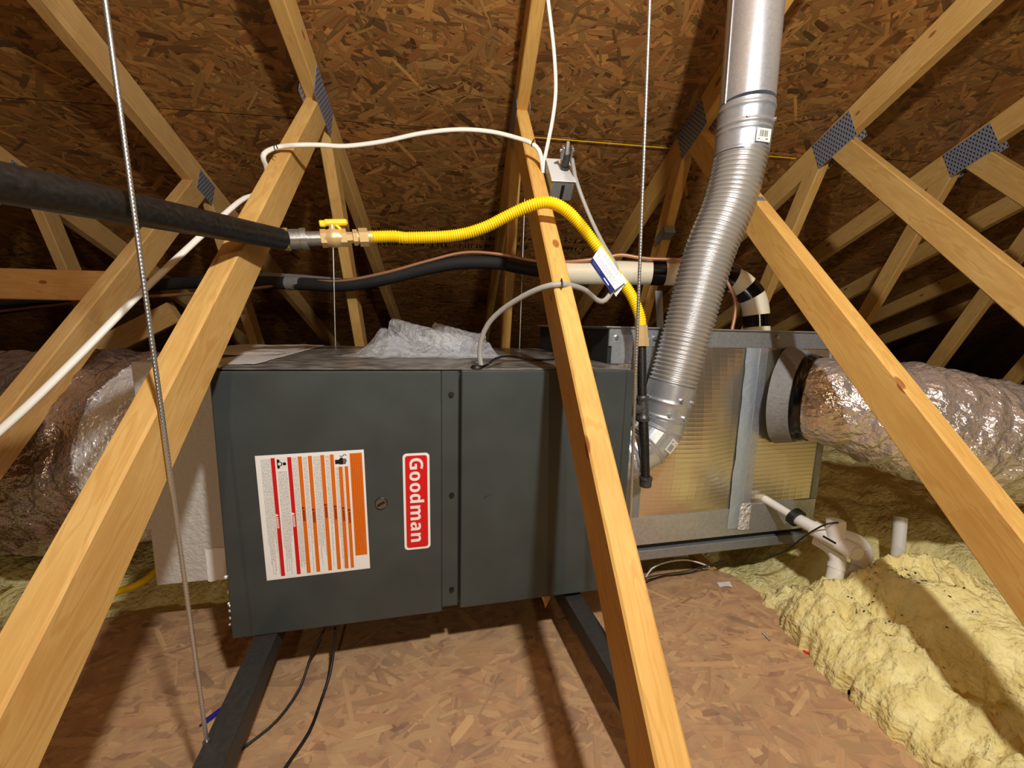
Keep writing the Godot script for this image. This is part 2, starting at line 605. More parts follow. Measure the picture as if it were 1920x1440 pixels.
	M.ink = mat(Color(0.05, 0.05, 0.06), 0.5)
	M.warning = mat(Color.WHITE, 0.45, 0.0, warning_print())
	M.tagprint = mat(Color.WHITE, 0.4, 0.0, tag_print())
	M.bars = mat(Color.WHITE, 0.5, 0.0, bars_print())
	var fluff := noise_tex(FastNoiseLite.TYPE_SIMPLEX_SMOOTH, 0.012, 512, Color(0.85, 0.79, 0.50), Color(0.99, 0.98, 0.78), 5, 44)
	M.wool = tri(bump(mat(Color(1.0, 0.98, 0.95), 0.95, 0.0, fluff), noise_tex(FastNoiseLite.TYPE_SIMPLEX_SMOOTH, 0.03, 512, Color.BLACK, Color.WHITE, 6, 45), 0.8), 3.4)
	var st := Image.create_empty(96, 512, false, Image.FORMAT_RGBA8)
	st.fill(Color(0.1, 0.07, 0.04, 0.0))
	rng.seed = 15
	for x in [8, 52]:
		var y := 4
		while y < 500:
			if rng.randf() < 0.8:
				for k in 3:
					if rng.randf() < 0.5:
						st.fill_rect(Rect2i(x + rng.randi_range(0, 18), y, 3, 7), Color(0.09, 0.06, 0.04, 1.0))
					else:
						st.fill_rect(Rect2i(x, y + rng.randi_range(0, 5), 22, 2), Color(0.09, 0.06, 0.04, 1.0))
			y += rng.randi_range(8, 11)
	M.stamp = mat(Color.WHITE, 0.8, 0.0, ImageTexture.create_from_image(st))
	M.stamp.transparency = BaseMaterial3D.TRANSPARENCY_ALPHA_SCISSOR
	M.strut = tri(mat(Color(0.25, 0.245, 0.24), 0.5, 0.25, mild), 4.0)
	M.mastic = tri(bump(mat(Color(0.56, 0.56, 0.56), 0.75, 0.0, mild), fine, 0.2), 4.0)
	M.bag = tri(bump(mat(Color(0.92, 0.94, 0.97, 0.30), 0.26), crinkle, 1.0), 5.0)
	M.bag.transparency = BaseMaterial3D.TRANSPARENCY_ALPHA
	M.bag.metallic_specular = 0.9
	M.bag2 = mat(Color(0.90, 0.92, 0.96, 0.34), 0.3)
	M.bag2.transparency = BaseMaterial3D.TRANSPARENCY_ALPHA
	M.blue = mat(Color(0.07, 0.10, 0.55), 0.25)
	M.glow = mat(Color(1, 0.95, 0.85), 0.4)
	M.glow.emission_enabled = true
	M.glow.emission = Color(1.0, 0.92, 0.80)
	M.glow.emission_energy_multiplier = 6.0

const SLOPE := 0.464
const TILT := 0.4344  # atan(SLOPE)

func low(z: float) -> float:  # underside of the top chords
	return 1.477 + SLOPE * (z + 1.2)

func _ready() -> void:
	var cam := Camera3D.new()
	cam.name = "camera"
	add_child(cam)
	cam.fov = 2.0 * rad_to_deg(atan(720.0 / 736.9))
	cam.near = 0.02
	cam.far = 60.0
	cam.basis = Basis.from_euler(Vector3(deg_to_rad(-8.55), deg_to_rad(-7.753), deg_to_rad(0.233)), EULER_ORDER_YXZ)
	cam.position = Vector3(0, 0.772, 0)
	cam.current = true
	var env := Environment.new()
	env.background_mode = Environment.BG_COLOR
	env.background_color = Color.BLACK
	env.tonemap_mode = Environment.TONE_MAPPER_LINEAR
	env.tonemap_exposure = 1.0
	env.sdfgi_enabled = true
	env.ssao_enabled = true
	env.ssil_enabled = true
	var we := WorldEnvironment.new()
	we.name = "environment"
	we.environment = env
	add_child(we)
	var lamp := OmniLight3D.new()  # inside the bare bulb behind the viewer, see lamp()
	lamp.name = "attic_lamp_light"
	lamp.position = Vector3(0.274, 1.547, 0.174)
	lamp.light_color = Color(1.0, 0.985, 0.955)
	lamp.light_energy = 2.05
	lamp.light_size = 0.03
	lamp.omni_range = 20.0
	lamp.omni_attenuation = 2.0
	lamp.shadow_enabled = true
	add_child(lamp)
	var far_lamp := OmniLight3D.new()  # a second bulb much farther behind the viewer
	far_lamp.name = "far_lamp_light"
	far_lamp.position = Vector3(0.15, 1.25, 2.6)
	far_lamp.light_color = Color(1.0, 0.90, 0.75)
	far_lamp.light_energy = 1.35
	far_lamp.light_size = 0.03
	far_lamp.omni_range = 20.0
	far_lamp.omni_attenuation = 2.0
	far_lamp.shadow_enabled = true
	add_child(far_lamp)
	materials()
	shell()
	trusses()
	furnace()
	supply()
	flue()
	gas()
	cables()
	returns()
	lines()
	hangers()
	floor_things()
	lamp_body()

func sheet(a: Vector3, x: Vector3, y: Vector3, thick: Vector3, uo := Vector2.ZERO) -> MB:
	# a slab with corners a, a+x, a+x+y, a+y and its thickness; UVs in metres
	var b := MB.new()
	var p := [a, a + x, a + x + y, a + y]
	var t := [uo, uo + Vector2(x.length(), 0), uo + Vector2(x.length(), y.length()), uo + Vector2(0, y.length())]
	b.face(p, t, -thick)
	var q := []
	for c in p:
		q.append(c + thick)
	b.face(q, t, thick)
	for i in 4:
		var j := (i + 1) % 4
		b.face([p[i], p[j], q[j], q[i]], [t[i], t[j], t[j], t[i]], (p[i] + p[j]) / 2 - (a + x / 2 + y / 2))
	return b

func shell() -> void:
	# two roof slopes of strand board panels under a closed outer skin
	var roof := Node3D.new()
	roof.name = "ceiling"
	add_child(roof)
	roof.set_meta("kind", "structure")
	var down := Vector3(0, -sin(TILT), -cos(TILT))
	var out := Vector3(0, cos(TILT), -sin(TILT))
	var ridge := Vector3(0, 1.575 + SLOPE * 3.1, 1.9)
	var seam := (1.9 + 1.49) / cos(TILT)  # a panel joint crosses the view here
	var start := fposmod(seam, 1.22) - 1.22
	var row := 0
	var s := start
	while s < 8.0:
		var x := -6.5 + (1.22 if row % 2 else 0.0)
		var s0 := maxf(s, 0.0)
		var s1 := minf(s + 1.22, 7.9)
		while x < 9.0 and s1 > s0:
			var b := sheet(ridge + Vector3(x + 0.0015, 0, 0) + down * (s0 + 0.002), Vector3(2.437, 0, 0), down * (s1 - s0 - 0.004), out * 0.012, Vector2(rng.randf() * 3, rng.randf() * 3))
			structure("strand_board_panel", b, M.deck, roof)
			x += 2.44
		s += 1.22
		row += 1
	var pr := MB.new()
	var pa := Vector3(-0.4209, 1.1839, -2.0401)
	var pq := Vector3(0.7275, 1.2095, -1.9849)
	pq = Vector3(pq.x, pa.y, pa.z)
	pr.face([pa - down * 0.05, pq - down * 0.05, pq + down * 0.09, pa + down * 0.09], [Vector2(0, 0), Vector2(0, 1), Vector2(1, 1), Vector2(1, 0)], -out)
	structure("stamped_print", pr, M.stamp, roof)
	structure("roof_skin", sheet(ridge + Vector3(-7, 0, 0) + out * 0.0125, Vector3(16.5, 0, 0), down * 8, out * 0.03), M.backing, roof)
	var down2 := Vector3(0, -sin(TILT), cos(TILT))
	structure("rear_slope_panel", sheet(ridge + Vector3(-7, 0, 0), Vector3(16.5, 0, 0), down2 * 8, Vector3(0, cos(TILT), sin(TILT)) * 0.03), M.deck, roof)
	structure("wall_left", sheet(Vector3(-4.6, -0.2, -6), Vector3(0, 0, 16), Vector3(0, 4.0, 0), Vector3(-0.03, 0, 0)), M.deck)
	structure("wall_right", sheet(Vector3(7.6, -0.2, -6), Vector3(0, 0, 16), Vector3(0, 4.0, 0), Vector3(0.03, 0, 0)), M.deck)
	structure("floor", sheet(Vector3(-7, -0.115, -6), Vector3(16.5, 0, 0), Vector3(0, 0, 16), Vector3(0, -0.03, 0)), M.backing)

func truss(x: float, label: String, m: String, shift := 0.0, wa := Vector2(1.095, 1.04), wh := 0.074, wb := Vector2(-1.45, 0.45), plate := Vector2(0.074, 0.052)) -> Node3D:
	var t := thing("roof_truss", label, "truss", at(Vector3(x, -0.11, -1.0)), "roof trusses over the furnace")
	var side := Vector3.RIGHT
	var o := x * 3.1
	var mid := 0.049
	var chord_n := Vector3(0, cos(TILT), -sin(TILT))
	var joint := Vector3(x, low(-1.33 + shift), -1.33 + shift)
	var cut := [joint, chord_n]
	var b := MB.new()
	b.bar(Vector3(x, low(1.85) + mid, 1.85), Vector3(x, low(-4.75) + mid, -4.75), side, 0.038, 0.0885, 0.003, [], [], o)
	part("top_chord", b, M[m], t)
	# the web towards the viewer: its upper face is y = wa.x - wa.y (z + 1)
	var z0 := -1.3 + shift
	var d := Vector3(0, -wa.y, 1).normalized()
	var nrm := Vector3(0, 1, wa.y).normalized()
	var p0 := Vector3(x, wa.x - wa.y * (z0 + 1.0), z0) - nrm * wh / 2
	var k := (p0.y + 0.03) / -d.y
	b = MB.new()
	b.bar(p0, p0 + d * k, side, 0.038, wh, 0.003, cut, [], o + 0.37)
	part("web", b, M[m], t)
	# the steep web going down behind
	var p1 := Vector3(x, 1.42, wb.x + shift + wb.y * 0.07)
	var p2 := Vector3(x, -0.03, wb.x + shift - wb.y * 1.38)
	if shift < 0:
		p1 = Vector3(x, low(wb.x + shift) - 0.02, wb.x + shift)
		p2 = p1 + Vector3(0, -1.35, -wb.y * 1.35)
	b = MB.new()
	b.bar(p1, p2, side, 0.0375, 0.064, 0.003, cut, [], o + 0.71)
	part("web", b, M[m], t)
	b = MB.new()
	b.bar(Vector3(x, -0.068, 2.2), Vector3(x, -0.068, -4.7), side, 0.038, 0.0885, 0.003, [], [], o + 0.2)
	part("bottom_chord", b, M[m], t)
	var pb := Basis(Vector3(0, -sin(TILT - 0.03), -cos(TILT - 0.03)), Vector3(0, cos(TILT - 0.03), -sin(TILT - 0.03)), Vector3.RIGHT)
	for sx in [-1.0, 1.0]:
		b = MB.new()
		b.box(Transform3D(pb, Vector3(x + sx * 0.0199, joint.y + 0.017, joint.z - 0.033)), Vector3(plate.x * 2, plate.y * 2, 0.0016), 0.0)
		part("connector_plate", b, M.plate, t)
	return t

func trusses() -> void:
	truss(-1.54, "leftmost roof truss, mostly hidden behind the thick black gas pipe", "wood_pale", -0.34, Vector2(0.66, 0.98), 0.074, Vector2(-1.45, 0.3), Vector2(0.045, 0.04))
	truss(-0.946, "roof truss whose grey connector plate is just above the black gas pipe", "wood_pale", -0.34, Vector2(0.661, 0.979), 0.075, Vector2(-1.45, 0.45), Vector2(0.045, 0.04))
	truss(-0.41, "roof truss whose knotty web crosses in front of the silver duct on the left", "wood", 0.0, Vector2(1.101, 1.002), 0.071)
	truss(0.206, "roof truss whose web stands in front of the furnace's right door", "wood_gold", 0.0, Vector2(1.093, 1.086), 0.084)
	truss(0.821, "roof truss whose web passes behind the silver flue pipe", "wood_gold", 0.0, Vector2(1.08, 1.058), 0.075)
	truss(1.371, "roof truss with the first bright connector plate right of the flue", "wood", 0.0, Vector2(1.101, 1.045), 0.073)
	truss(1.96, "roof truss with the second bright connector plate right of the flue", "wood")
	truss(2.57, "roof truss just beyond the two bright plates at right, in dim light", "wood")
	truss(3.18, "second last roof truss in the dark on the far right", "wood")
	truss(3.79, "last roof truss in the dark on the far right", "wood")
	# lateral boards nailed across the trusses at the left
	var b := MB.new()
	b.bar(Vector3(-1.9859, 0.9107, -1.64), Vector3(-1.2012, 0.9027, -1.64), Vector3.UP, 0.105, 0.038, 0.003, [], [], 0.3)
	single("brace_board", b, M.wood_red, "reddish horizontal board nailed across the leftmost trusses", "board", "brace boards at the left")
	b = MB.new()
	b.bar(Vector3(-3.1166, 1.1515, -2.6), Vector3(-1.8824, 1.1515, -2.6), Vector3.UP, 0.07, 0.038, 0.003, [], [], 0.9)
	single("brace_board", b, M.wood_pale, "thin pale horizontal board far back above the reddish board", "board", "brace boards at the left")
	b = MB.new()
	b.bar(Vector3(-1.751, 0.5223, -1.86), Vector3(-1.1786, 0.8202, -1.86), Vector3.BACK, 0.038, 0.088, 0.003, [], [], 1.4)
	single("brace_board", b, M.wood_pale, "slanting board between the trusses behind the white cable", "board", "brace boards at the left")

func lamp_body() -> void:
	var c := Vector3(0.274, 1.547, 0.174)
	var t := thing("light_bulb", "bare lit bulb hanging in its socket just behind the viewer", "lamp", at(c + Vector3(0, -0.035, 0)))
	var b := MB.new()
	var pts := line(c + Vector3(0, -0.033, 0), c + Vector3(0, 0.06, 0), 24)
	b.tube(pts, func(s: float) -> float: return maxf(0.002, sqrt(maxf(0.0, 0.0011 - pow(s - 0.033, 2))) if s < 0.055 else 0.0165), 20)
	part("bulb", b, M.glow, t)
	b = MB.new()
	b.tube(line(c + Vector3(0, 0.05, 0), c + Vector3(0, 0.11, 0), 2), 0.019, 16)
	part("socket", b, M.white, t)
	b = MB.new()
	b.tube(line(c + Vector3(0, 0.11, 0), Vector3(c.x, low(c.z) + 0.09, c.z), 2), 0.003, 8)
	part("cord", b, M.cable, t)
	var t2 := t.duplicate() as Node3D
	t2.name = numbered("light_bulb")
	add_child(t2)
	t2.position = Vector3(0.15, 1.25 - 0.035, 2.6)
	tag(t2, "second bare lit bulb hanging far behind the viewer", "lamp")

var XF := Transform3D(Basis(Vector3(0.99644, -0.02067, -0.08171), Vector3(0.02073, 0.99979, -0.00003), Vector3(0.0817, -0.00166, 0.99666)), Vector3(-0.447, 0.161, -0.7545))

# a box in the furnace's own frame: from corner a to corner c
func fbox(b: MB, a: Vector3, c: Vector3, ch := 0.0015, turn := 0.0) -> MB:
	b.box(XF * Transform3D(Basis(Vector3.BACK, turn), (a + c) / 2), (c - a).abs(), ch)
	return b

func rounded(w: float, h: float, r: float) -> PackedVector2Array:
	var o := PackedVector2Array()
	for q in [[1, 1, 0], [-1, 1, 1], [-1, -1, 2], [1, -1, 3]]:
		for k in 7:
			var a: float = (q[2] + k / 6.0) * PI / 2
			o.append(Vector2(q[0] * (w / 2 - r) + cos(a) * r, q[1] * (h / 2 - r) + sin(a) * r))
	return o

func lettering(s: String, m: Material, height: float, width: float, x: Transform3D, parent: Node3D, called: String, bold := true) -> void:
	var f := SystemFont.new()
	f.font_names = PackedStringArray(["Droid Sans"])
	f.font_weight = 700 if bold else 400
	var tm := TextMesh.new()
	tm.text = s
	tm.font = f
	tm.font_size = 64
	tm.pixel_size = 0.001
	tm.depth = 0.01
	tm.material = m
	var bb := tm.get_aabb()
	var o := MeshInstance3D.new()
	o.name = called
	o.mesh = tm
	parent.add_child(o, true)
	var sc := Vector3(width / bb.size.x, height / bb.size.y, 0.04)
	var c := bb.position + bb.size / 2
	o.transform = parent.global_transform.affine_inverse() * x * Transform3D(Basis.from_scale(sc), Vector3(-c.x * sc.x, -c.y * sc.y, 0))

func furnace() -> void:
	var t := thing("furnace", "dark grey furnace cabinet lying on its side between the roof trusses", "furnace", XF)
	var H := 0.5305
	part("cabinet", fbox(MB.new(), Vector3(0, 0, -0.773), Vector3(0.8267, H, -0.02), 0.003), M.paint, t)
	part("top_panel", fbox(MB.new(), Vector3(0.004, H - 0.001, -0.77), Vector3(0.823, H + 0.0015, -0.012), 0.0004), M.dusty, t, "dusty top panel")
	part("door", fbox(MB.new(), Vector3(-0.002, -0.001, -0.024), Vector3(0.4035, H - 0.003, 0), 0.0025), M.paint, t)
	var strip := part("screw_strip", fbox(MB.new(), Vector3(0.4035, 0.010, -0.024), Vector3(0.437, H - 0.003, -0.0012), 0.001), M.paint, t)
	for q in [Vector3(0.4224, 0.4803, -0), Vector3(0.4239, 0.266, 0), Vector3(0.4244, 0.0492, 0)]:
		var b := MB.new()
		b.tube(line(XF * (q + Vector3(0, 0, -0.002)), XF * (q + Vector3(0, 0, 0.0005)), 1), 0.0058, 14)
		b.tube(line(XF * (q + Vector3(0, 0, 0.0)), XF * (q + Vector3(0, 0, 0.0035)), 1), 0.0037, 6, true, 1.0, Vector3.ZERO, true)
		part("hex_screw", b, M.black, strip)
	part("door", fbox(MB.new(), Vector3(0.4425, 0.004, -0.024), Vector3(0.8062, H - 0.001, 0.003), 0.0025), M.paint, t)
	part("corner_post", fbox(MB.new(), Vector3(0.8062, 0.002, -0.024), Vector3(0.8267, H - 0.001, 0.001), 0.002), M.paint, t)
	for q in [Vector3(0.2831, 0.2603, 0), Vector3(0.4978, 0.2593, -0.003)]:
		var b := MB.new()
		var c: Vector3 = XF * q
		var n := XF.basis.z
		b.tube([c - n * 0.001, c + n * 0.003, c + n * 0.0045], func(s: float) -> float: return 0.0132 - s * 0.5, 24)
		var k := part("latch_knob", b, M.screw, t, "round clear-rimmed latch knob")
		b = MB.new()
		b.box(Transform3D(Basis(n, 0.5) * XF.basis, c + n * 0.0045), Vector3(0.016, 0.005, 0.003), 0.0008)
		part("thumb_bar", b, M.black, k)
	# printed labels
	var lb := MB.new()
	var lc := Vector3(0.1599, H - 0.2853, 0.0005)
	var lx := XF * Transform3D(Basis(Vector3.BACK, 0.0205), lc)
	var hw := 0.0956
	var hh := 0.1265
	lb.box(lx, Vector3(hw * 2, hh * 2, 0.0008), 0.0)
	var lab := part("warning_label", lb, M.white, t, "white safety label with red and orange stripes")
	lb = MB.new()
	var q4 := []
	for c in [Vector3(-hw, -hh, 0.0006), Vector3(hw, -hh, 0.0006), Vector3(hw, hh, 0.0006), Vector3(-hw, hh, 0.0006)]:
		q4.append(lx * (c * Vector3(0.985, 0.988, 1)))
	lb.face(q4, [Vector2(0, 1), Vector2(1, 1), Vector2(1, 0), Vector2(0, 0)], XF.basis.z)
	part("print", lb, M.warning, lab)
	var spots := [[89, "DANGER", 0.47, true], [179, "DANGER", 0.47, true], [237, "WARNING", 0.43, false], [293, "WARNING", 0.45, false], [363, "WARNING", 0.42, false], [417, "WARNING", 0.44, false], [463, "WARNING", 0.46, false], [497, "WARNING", 0.48, false]]
	for s in spots:
		var px: float = -hw + hw * 2 * s[0] / 600.0
		var py: float = hh - hh * 2 * (s[2] + 0.065)
		lettering(s[1], M.white if s[3] else M.orange_dark, 0.0042, 0.023, lx * Transform3D(Basis(Vector3.BACK, -PI / 2), Vector3(px, py, 0.0008)), lab, "stripe_word")
		var tb := MB.new()
		tb.prism(lx * Transform3D(Basis(Vector3.BACK, -PI / 2), Vector3(px, py + 0.0155, 0.0007)), PackedVector2Array([Vector2(-0.003, -0.0026), Vector2(0.003, -0.0026), Vector2(0, 0.003)]), 0.0004)
		part("alert_triangle", tb, M.white if s[3] else M.orange_dark, lab)
	var bc := Vector3(0.3529, H - 0.2732, 0.0003)
	var bx := XF * Transform3D(Basis(Vector3.BACK, 0.006), bc)
	var bb := MB.new()
	bb.prism(bx, rounded(0.0528, 0.2086, 0.008), 0.0008)
	var badge := part("brand_badge", bb, M.white, t, "red badge with white lettering")
	bb = MB.new()
	bb.prism(bx * at(Vector3(0, 0, 0.0008)), rounded(0.0435, 0.199, 0.0055), 0.0004)
	part("red_field", bb, M.red, badge)
	lettering("Goodman", M.white, 0.0285, 0.181, bx * Transform3D(Basis(Vector3.BACK, -PI / 2), Vector3(0.0005, 0.0035, 0.0012)), badge, "lettering")
	# cord grommet on top, mastic beads at the lower left corner, cutout flap below
	var g: Vector3 = XF * Vector3(0.476, H + 0.0015, -0.02)
	var b := MB.new()
	b.tube([g, g + XF.basis.y * 0.003, g + XF.basis.y * 0.006], func(s: float) -> float: return 0.014 - s * 0.6, 18)
	part("grommet", b, M.black, t)
	rng.seed = 77
	b = MB.new()
	for i in 9:
		var p: Vector3 = XF * Vector3(-0.003 + rng.randf_range(-0.003, 0.002), 0.03 + i * 0.012 * rng.randf_range(0.8, 1.2), -0.006 + rng.randf_range(-0.006, 0.004))
		var r := rng.randf_range(0.002, 0.0048)
		b.tube(line(p - XF.basis.y * r, p + XF.basis.y * r, 6), func(s: float) -> float: return maxf(0.0005, sqrt(maxf(0, r * r - (s - r) * (s - r)))), 10)
	part("sealant_beads", b, M.tape, t, "shiny drips of sealant on the corner").set_meta("kind", "stuff")

func supply() -> void:
	# coil box and supply plenum right of the furnace; its front stands back by 0.15
	var t := thing("supply_plenum", "foil faced supply plenum standing right of the furnace behind the flue", "plenum", XF * at(Vector3(0.84, -0.04, -0.15)))
	var zf := -0.15
	part("box", fbox(MB.new(), Vector3(0.842, 0.012, -0.77), Vector3(1.566, 0.579, zf), 0.001), M.foil, t)
	part("side_panel", fbox(MB.new(), Vector3(0.832, 0.03, -0.77), Vector3(0.842, 0.62, zf - 0.002), 0.001), M.rubber, t, "black side panel")
	part("flange", fbox(MB.new(), Vector3(0.832, 0.575, -0.77), Vector3(1.568, 0.622, zf + 0.0035), 0.001), M.galv_dull, t)
	part("lip", fbox(MB.new(), Vector3(0.82, 0.622, -0.775), Vector3(1.572, 0.626, zf + 0.009), 0.0008), M.galv, t)
	part("corner_panel", fbox(MB.new(), Vector3(0.84, 0.53, zf), Vector3(0.9, 0.606, zf + 0.004), 0.001), M.galv, t)
	part("corner_panel", fbox(MB.new(), Vector3(0.902, 0.02, zf), Vector3(0.955, 0.575, zf + 0.003), 0.001), M.galv_dull, t)
	part("lower_panel", fbox(MB.new(), Vector3(0.842, 0.012, zf), Vector3(1.30, 0.096, zf + 0.004), 0.001), M.galv, t)
	part("lower_panel", fbox(MB.new(), Vector3(1.30, 0.012, zf), Vector3(1.568, 0.108, zf + 0.004), 0.001), M.galv, t)
	part("end_post", fbox(MB.new(), Vector3(1.548, 0.108, zf - 0.02), Vector3(1.57, 0.575, zf + 0.003), 0.001), M.galv_dull, t)
	part("seam_post", fbox(MB.new(), Vector3(1.293, 0.03, zf), Vector3(1.323, 0.575, zf + 0.006), 0.002), M.galv, t)
	var pf := MB.new()
	pf.surf(func(i: float, j: float) -> Vector3:
		return XF * Vector3(lerpf(0.95, 1.255, i), lerpf(0.094, 0.577, j), zf + 0.001 + 0.028 * sin(PI * i) * pow(sin(PI * pow(j, 0.75)), 0.9)), 30, 40, XF.basis.z)
	part("foil_face", pf, M.foil, t, "bulging foil facing")
	# wrinkled silver tape over the joint
	var f := FastNoiseLite.new()
	f.frequency = 9.0
	var b := MB.new()
	b.surf(func(i: float, j: float) -> Vector3:
		var y := 0.036 + j * 0.54
		return XF * Vector3(1.25 + i * 0.046 + 0.004 * f.get_noise_2d(j * 0.4, 3), y, zf + 0.0045 + 0.004 * sin(PI * i) + 0.0015 * f.get_noise_2d(i * 0.2, j * 0.6)), 8, 60, XF.basis.z)
	part("foil_tape", b, M.tape_blue, t, "wrinkled silver tape")
	b = MB.new()
	b.surf(func(i: float, j: float) -> Vector3:
		return XF * Vector3(1.285 + i * 0.04, 0.03 + j * 0.085, zf + 0.007 + 0.002 * sin(PI * i) + 0.002 * f.get_noise_2d(i * 0.3, j * 0.5 + 9)), 8, 12, XF.basis.z)
	part("foil_tape", b, M.tape, t, "wrinkled silver tape")
	part("seal_strip", fbox(MB.new(), Vector3(0.842, -0.008, -0.77), Vector3(1.55, 0.012, zf - 0.012), 0.0), M.black, t, "black gap strip")
	part("drain_pan", fbox(MB.new(), Vector3(0.842, -0.038, -0.77), Vector3(1.56, -0.008, zf + 0.002), 0.002), M.galv_dull, t)
	for q in [Vector3(0.852, 0.598, zf), Vector3(1.345, 0.607, zf), Vector3(1.55, 0.6, zf), Vector3(0.96, 0.598, zf)]:
		b = MB.new()
		b.tube(line(XF * (q + Vector3(0, 0, 0.003)), XF * (q + Vector3(0, 0, 0.009)), 1), 0.0055, 6, true, 1.0, Vector3.ZERO, true)
		part("hex_screw", b, M.steel, t)
	# take-off collar and the insulated flexible duct
	var tk := thing("duct_takeoff", "grey mastic covered duct collar on the front of the foil plenum", "duct collar", at(Vector3(0.9836, 0.5634, -1.0216)))
	var axis := (XF.basis * Vector3(0.45, 0.0, 0.89)).normalized()
	var c0 := Vector3(0.9619, 0.569, -1.0198)
	b = MB.new()
	b.tube(line(c0 - axis * 0.01, c0 + axis * 0.036, 8), func(s: float) -> float: return 0.146 - 0.34 * s, 40, true, 1.0, Vector3.ZERO, false, func(s: float, a: float) -> float: return 0.003 * f.get_noise_2d(a * 0.3, s))
	part("collar", b, M.mastic, tk)
	b = MB.new()
	b.tube(line(c0 + axis * 0.034, c0 + axis * 0.062, 6), func(s: float) -> float: return 0.124 + 0.003 * sin(s * 170), 40)
	part("tape_band", b, M.wrap_black, tk, "shiny black tape band")
	b = MB.new()
	b.tube(line(c0 + axis * 0.028, c0 + axis * 0.035, 3), 0.1305, 40)
	part("liner_edge", b, M.dope, tk, "pale frayed liner edge")
	f.seed = 5
	var path := curve([c0 + axis * 0.056, c0 + axis * 0.085, Vector3(1.085, 0.553, -0.908), Vector3(1.19, 0.523, -0.870), Vector3(1.32, 0.492, -0.845), Vector3(1.47, 0.463, -0.828), Vector3(1.62, 0.437, -0.81), Vector3(2.03, 0.37, -0.76)], 0.006)
	b = MB.new()
	b.tube(path, func(s: float) -> float: return 0.116 + 0.034 * smoothstep(0.0, 0.26, s), 72, true, 1.0, Vector3.ZERO, false, func(s: float, a: float) -> float:
		var p := Vector3(cos(a) * 0.13, sin(a) * 0.13, s)
		return smoothstep(-0.01, 0.10, s) * (0.0042 * sin(s * 118.0 + a + 1.2 * sin(a * 2.0)) + 0.009 * f.get_noise_3d(p.x * 0.7, p.y * 0.7, p.z * 1.6) + 0.005 * f.get_noise_3d(p.x * 2.0 + 4, p.y * 2.0, p.z * 6.0)))
	single("flexible_duct", b, M.mylar, "crinkled silver flexible duct running right from the grey collar", "flexible duct", "silver flexible ducts")

func returns() -> void:
	var t := thing("return_plenum", "white faced return box joined to the left end of the furnace", "plenum", XF * at(Vector3(-0.12, 0, -0.4)))
	part("box", fbox(MB.new(), Vector3(-0.24, 0.004, -0.77), Vector3(-0.003, 0.525, -0.2), 0.002), M.foil_white, t)
	var f := FastNoiseLite.new()
	f.frequency = 6.0
	f.seed = 12
	# strips of tape over the top, onto the furnace
	for q in [[-0.2, 0.012, -0.30, -0.40, 1], [-0.245, 0.0, -0.42, -0.77, 2], [-0.06, 0.045, -0.07, -0.773, 3]]:
		var b := MB.new()
		b.surf(func(i: float, j: float) -> Vector3:
			var x: float = lerpf(q[0], q[1], i)
			if q[4] == 3:
				x += 0.004 * f.get_noise_2d(j * 2.0, 5) - 0.03 * j
			return XF * Vector3(x, 0.5328 + (0.0008 if q[4] == 3 else 0.002) * (1.0 + f.get_noise_3d(i * 0.6, j, q[4]) + sin(j * 14 + i * 5 + q[4]) * sin(PI * i)), lerpf(q[2], q[3], j)), 14, 30)
		part("tape_strip", b, M.foil_white, t, "white tape strip")
	var b2 := MB.new()
	b2.surf(func(i: float, j: float) -> Vector3:
		return XF * Vector3(lerpf(-0.135, -0.05, i), lerpf(0.003, 0.085, j) + 0.004 * f.get_noise_2d(i, 3), -0.1985 + 0.002 * f.get_noise_2d(i * 1.5, j * 1.5)), 12, 12, XF.basis.z)
	part("tape_patch", b2, M.white, t, "white tape patch at the bottom")
	# the big duct and its shiny taped end
	var c := XF * Vector3(-0.235, 0.255, -0.48)
	f.seed = 31
	var b := MB.new()
	var pts := curve([c + Vector3(0.03, 0.0, 0.01), c + Vector3(-0.05, 0.0, 0.005), c + Vector3(-0.115, 0.0, -0.005)], 0.01)
	b.tube(pts, func(s: float) -> float: return 0.262 - 0.05 * exp(-s * 18.0) + 0.01 * s, 80, true, 1.0, Vector3.ZERO, false, func(s: float, a: float) -> float: return 0.009 * f.get_noise_3d(cos(a) * 0.6, sin(a) * 0.6, s * 2.0) + 0.004 * f.get_noise_3d(cos(a) * 2.2, sin(a) * 2.2, s * 5))
	var d := thing("flexible_duct", "thick silver flexible duct behind the wooden web at the left", "flexible duct", at(c + Vector3(-0.4, -0.27, 0)), "silver flexible ducts")
	part("tape_collar", b, M.tape, d, "bright silver tape collar")
	b = MB.new()
	pts = curve([c + Vector3(-0.095, 0, -0.005), c + Vector3(-0.35, -0.01, -0.05), c + Vector3(-0.7, -0.02, -0.1), c + Vector3(-1.4, -0.03, -0.15)], 0.009)
	b.tube(pts, func(s: float) -> float: return 0.266 + 0.014 * smoothstep(0.0, 0.2, s), 90, true, 1.0, Vector3.ZERO, false, func(s: float, a: float) -> float: return 0.004 * sin(s * 95.0 + sin(a * 2.0)) + 0.018 * f.get_noise_3d(cos(a) * 0.35, sin(a) * 0.35, s * 0.9) + 0.006 * f.get_noise_3d(cos(a) * 1.5, sin(a) * 1.5, s * 6.0))
	part("sleeve", b, M.mylar_dark, d)

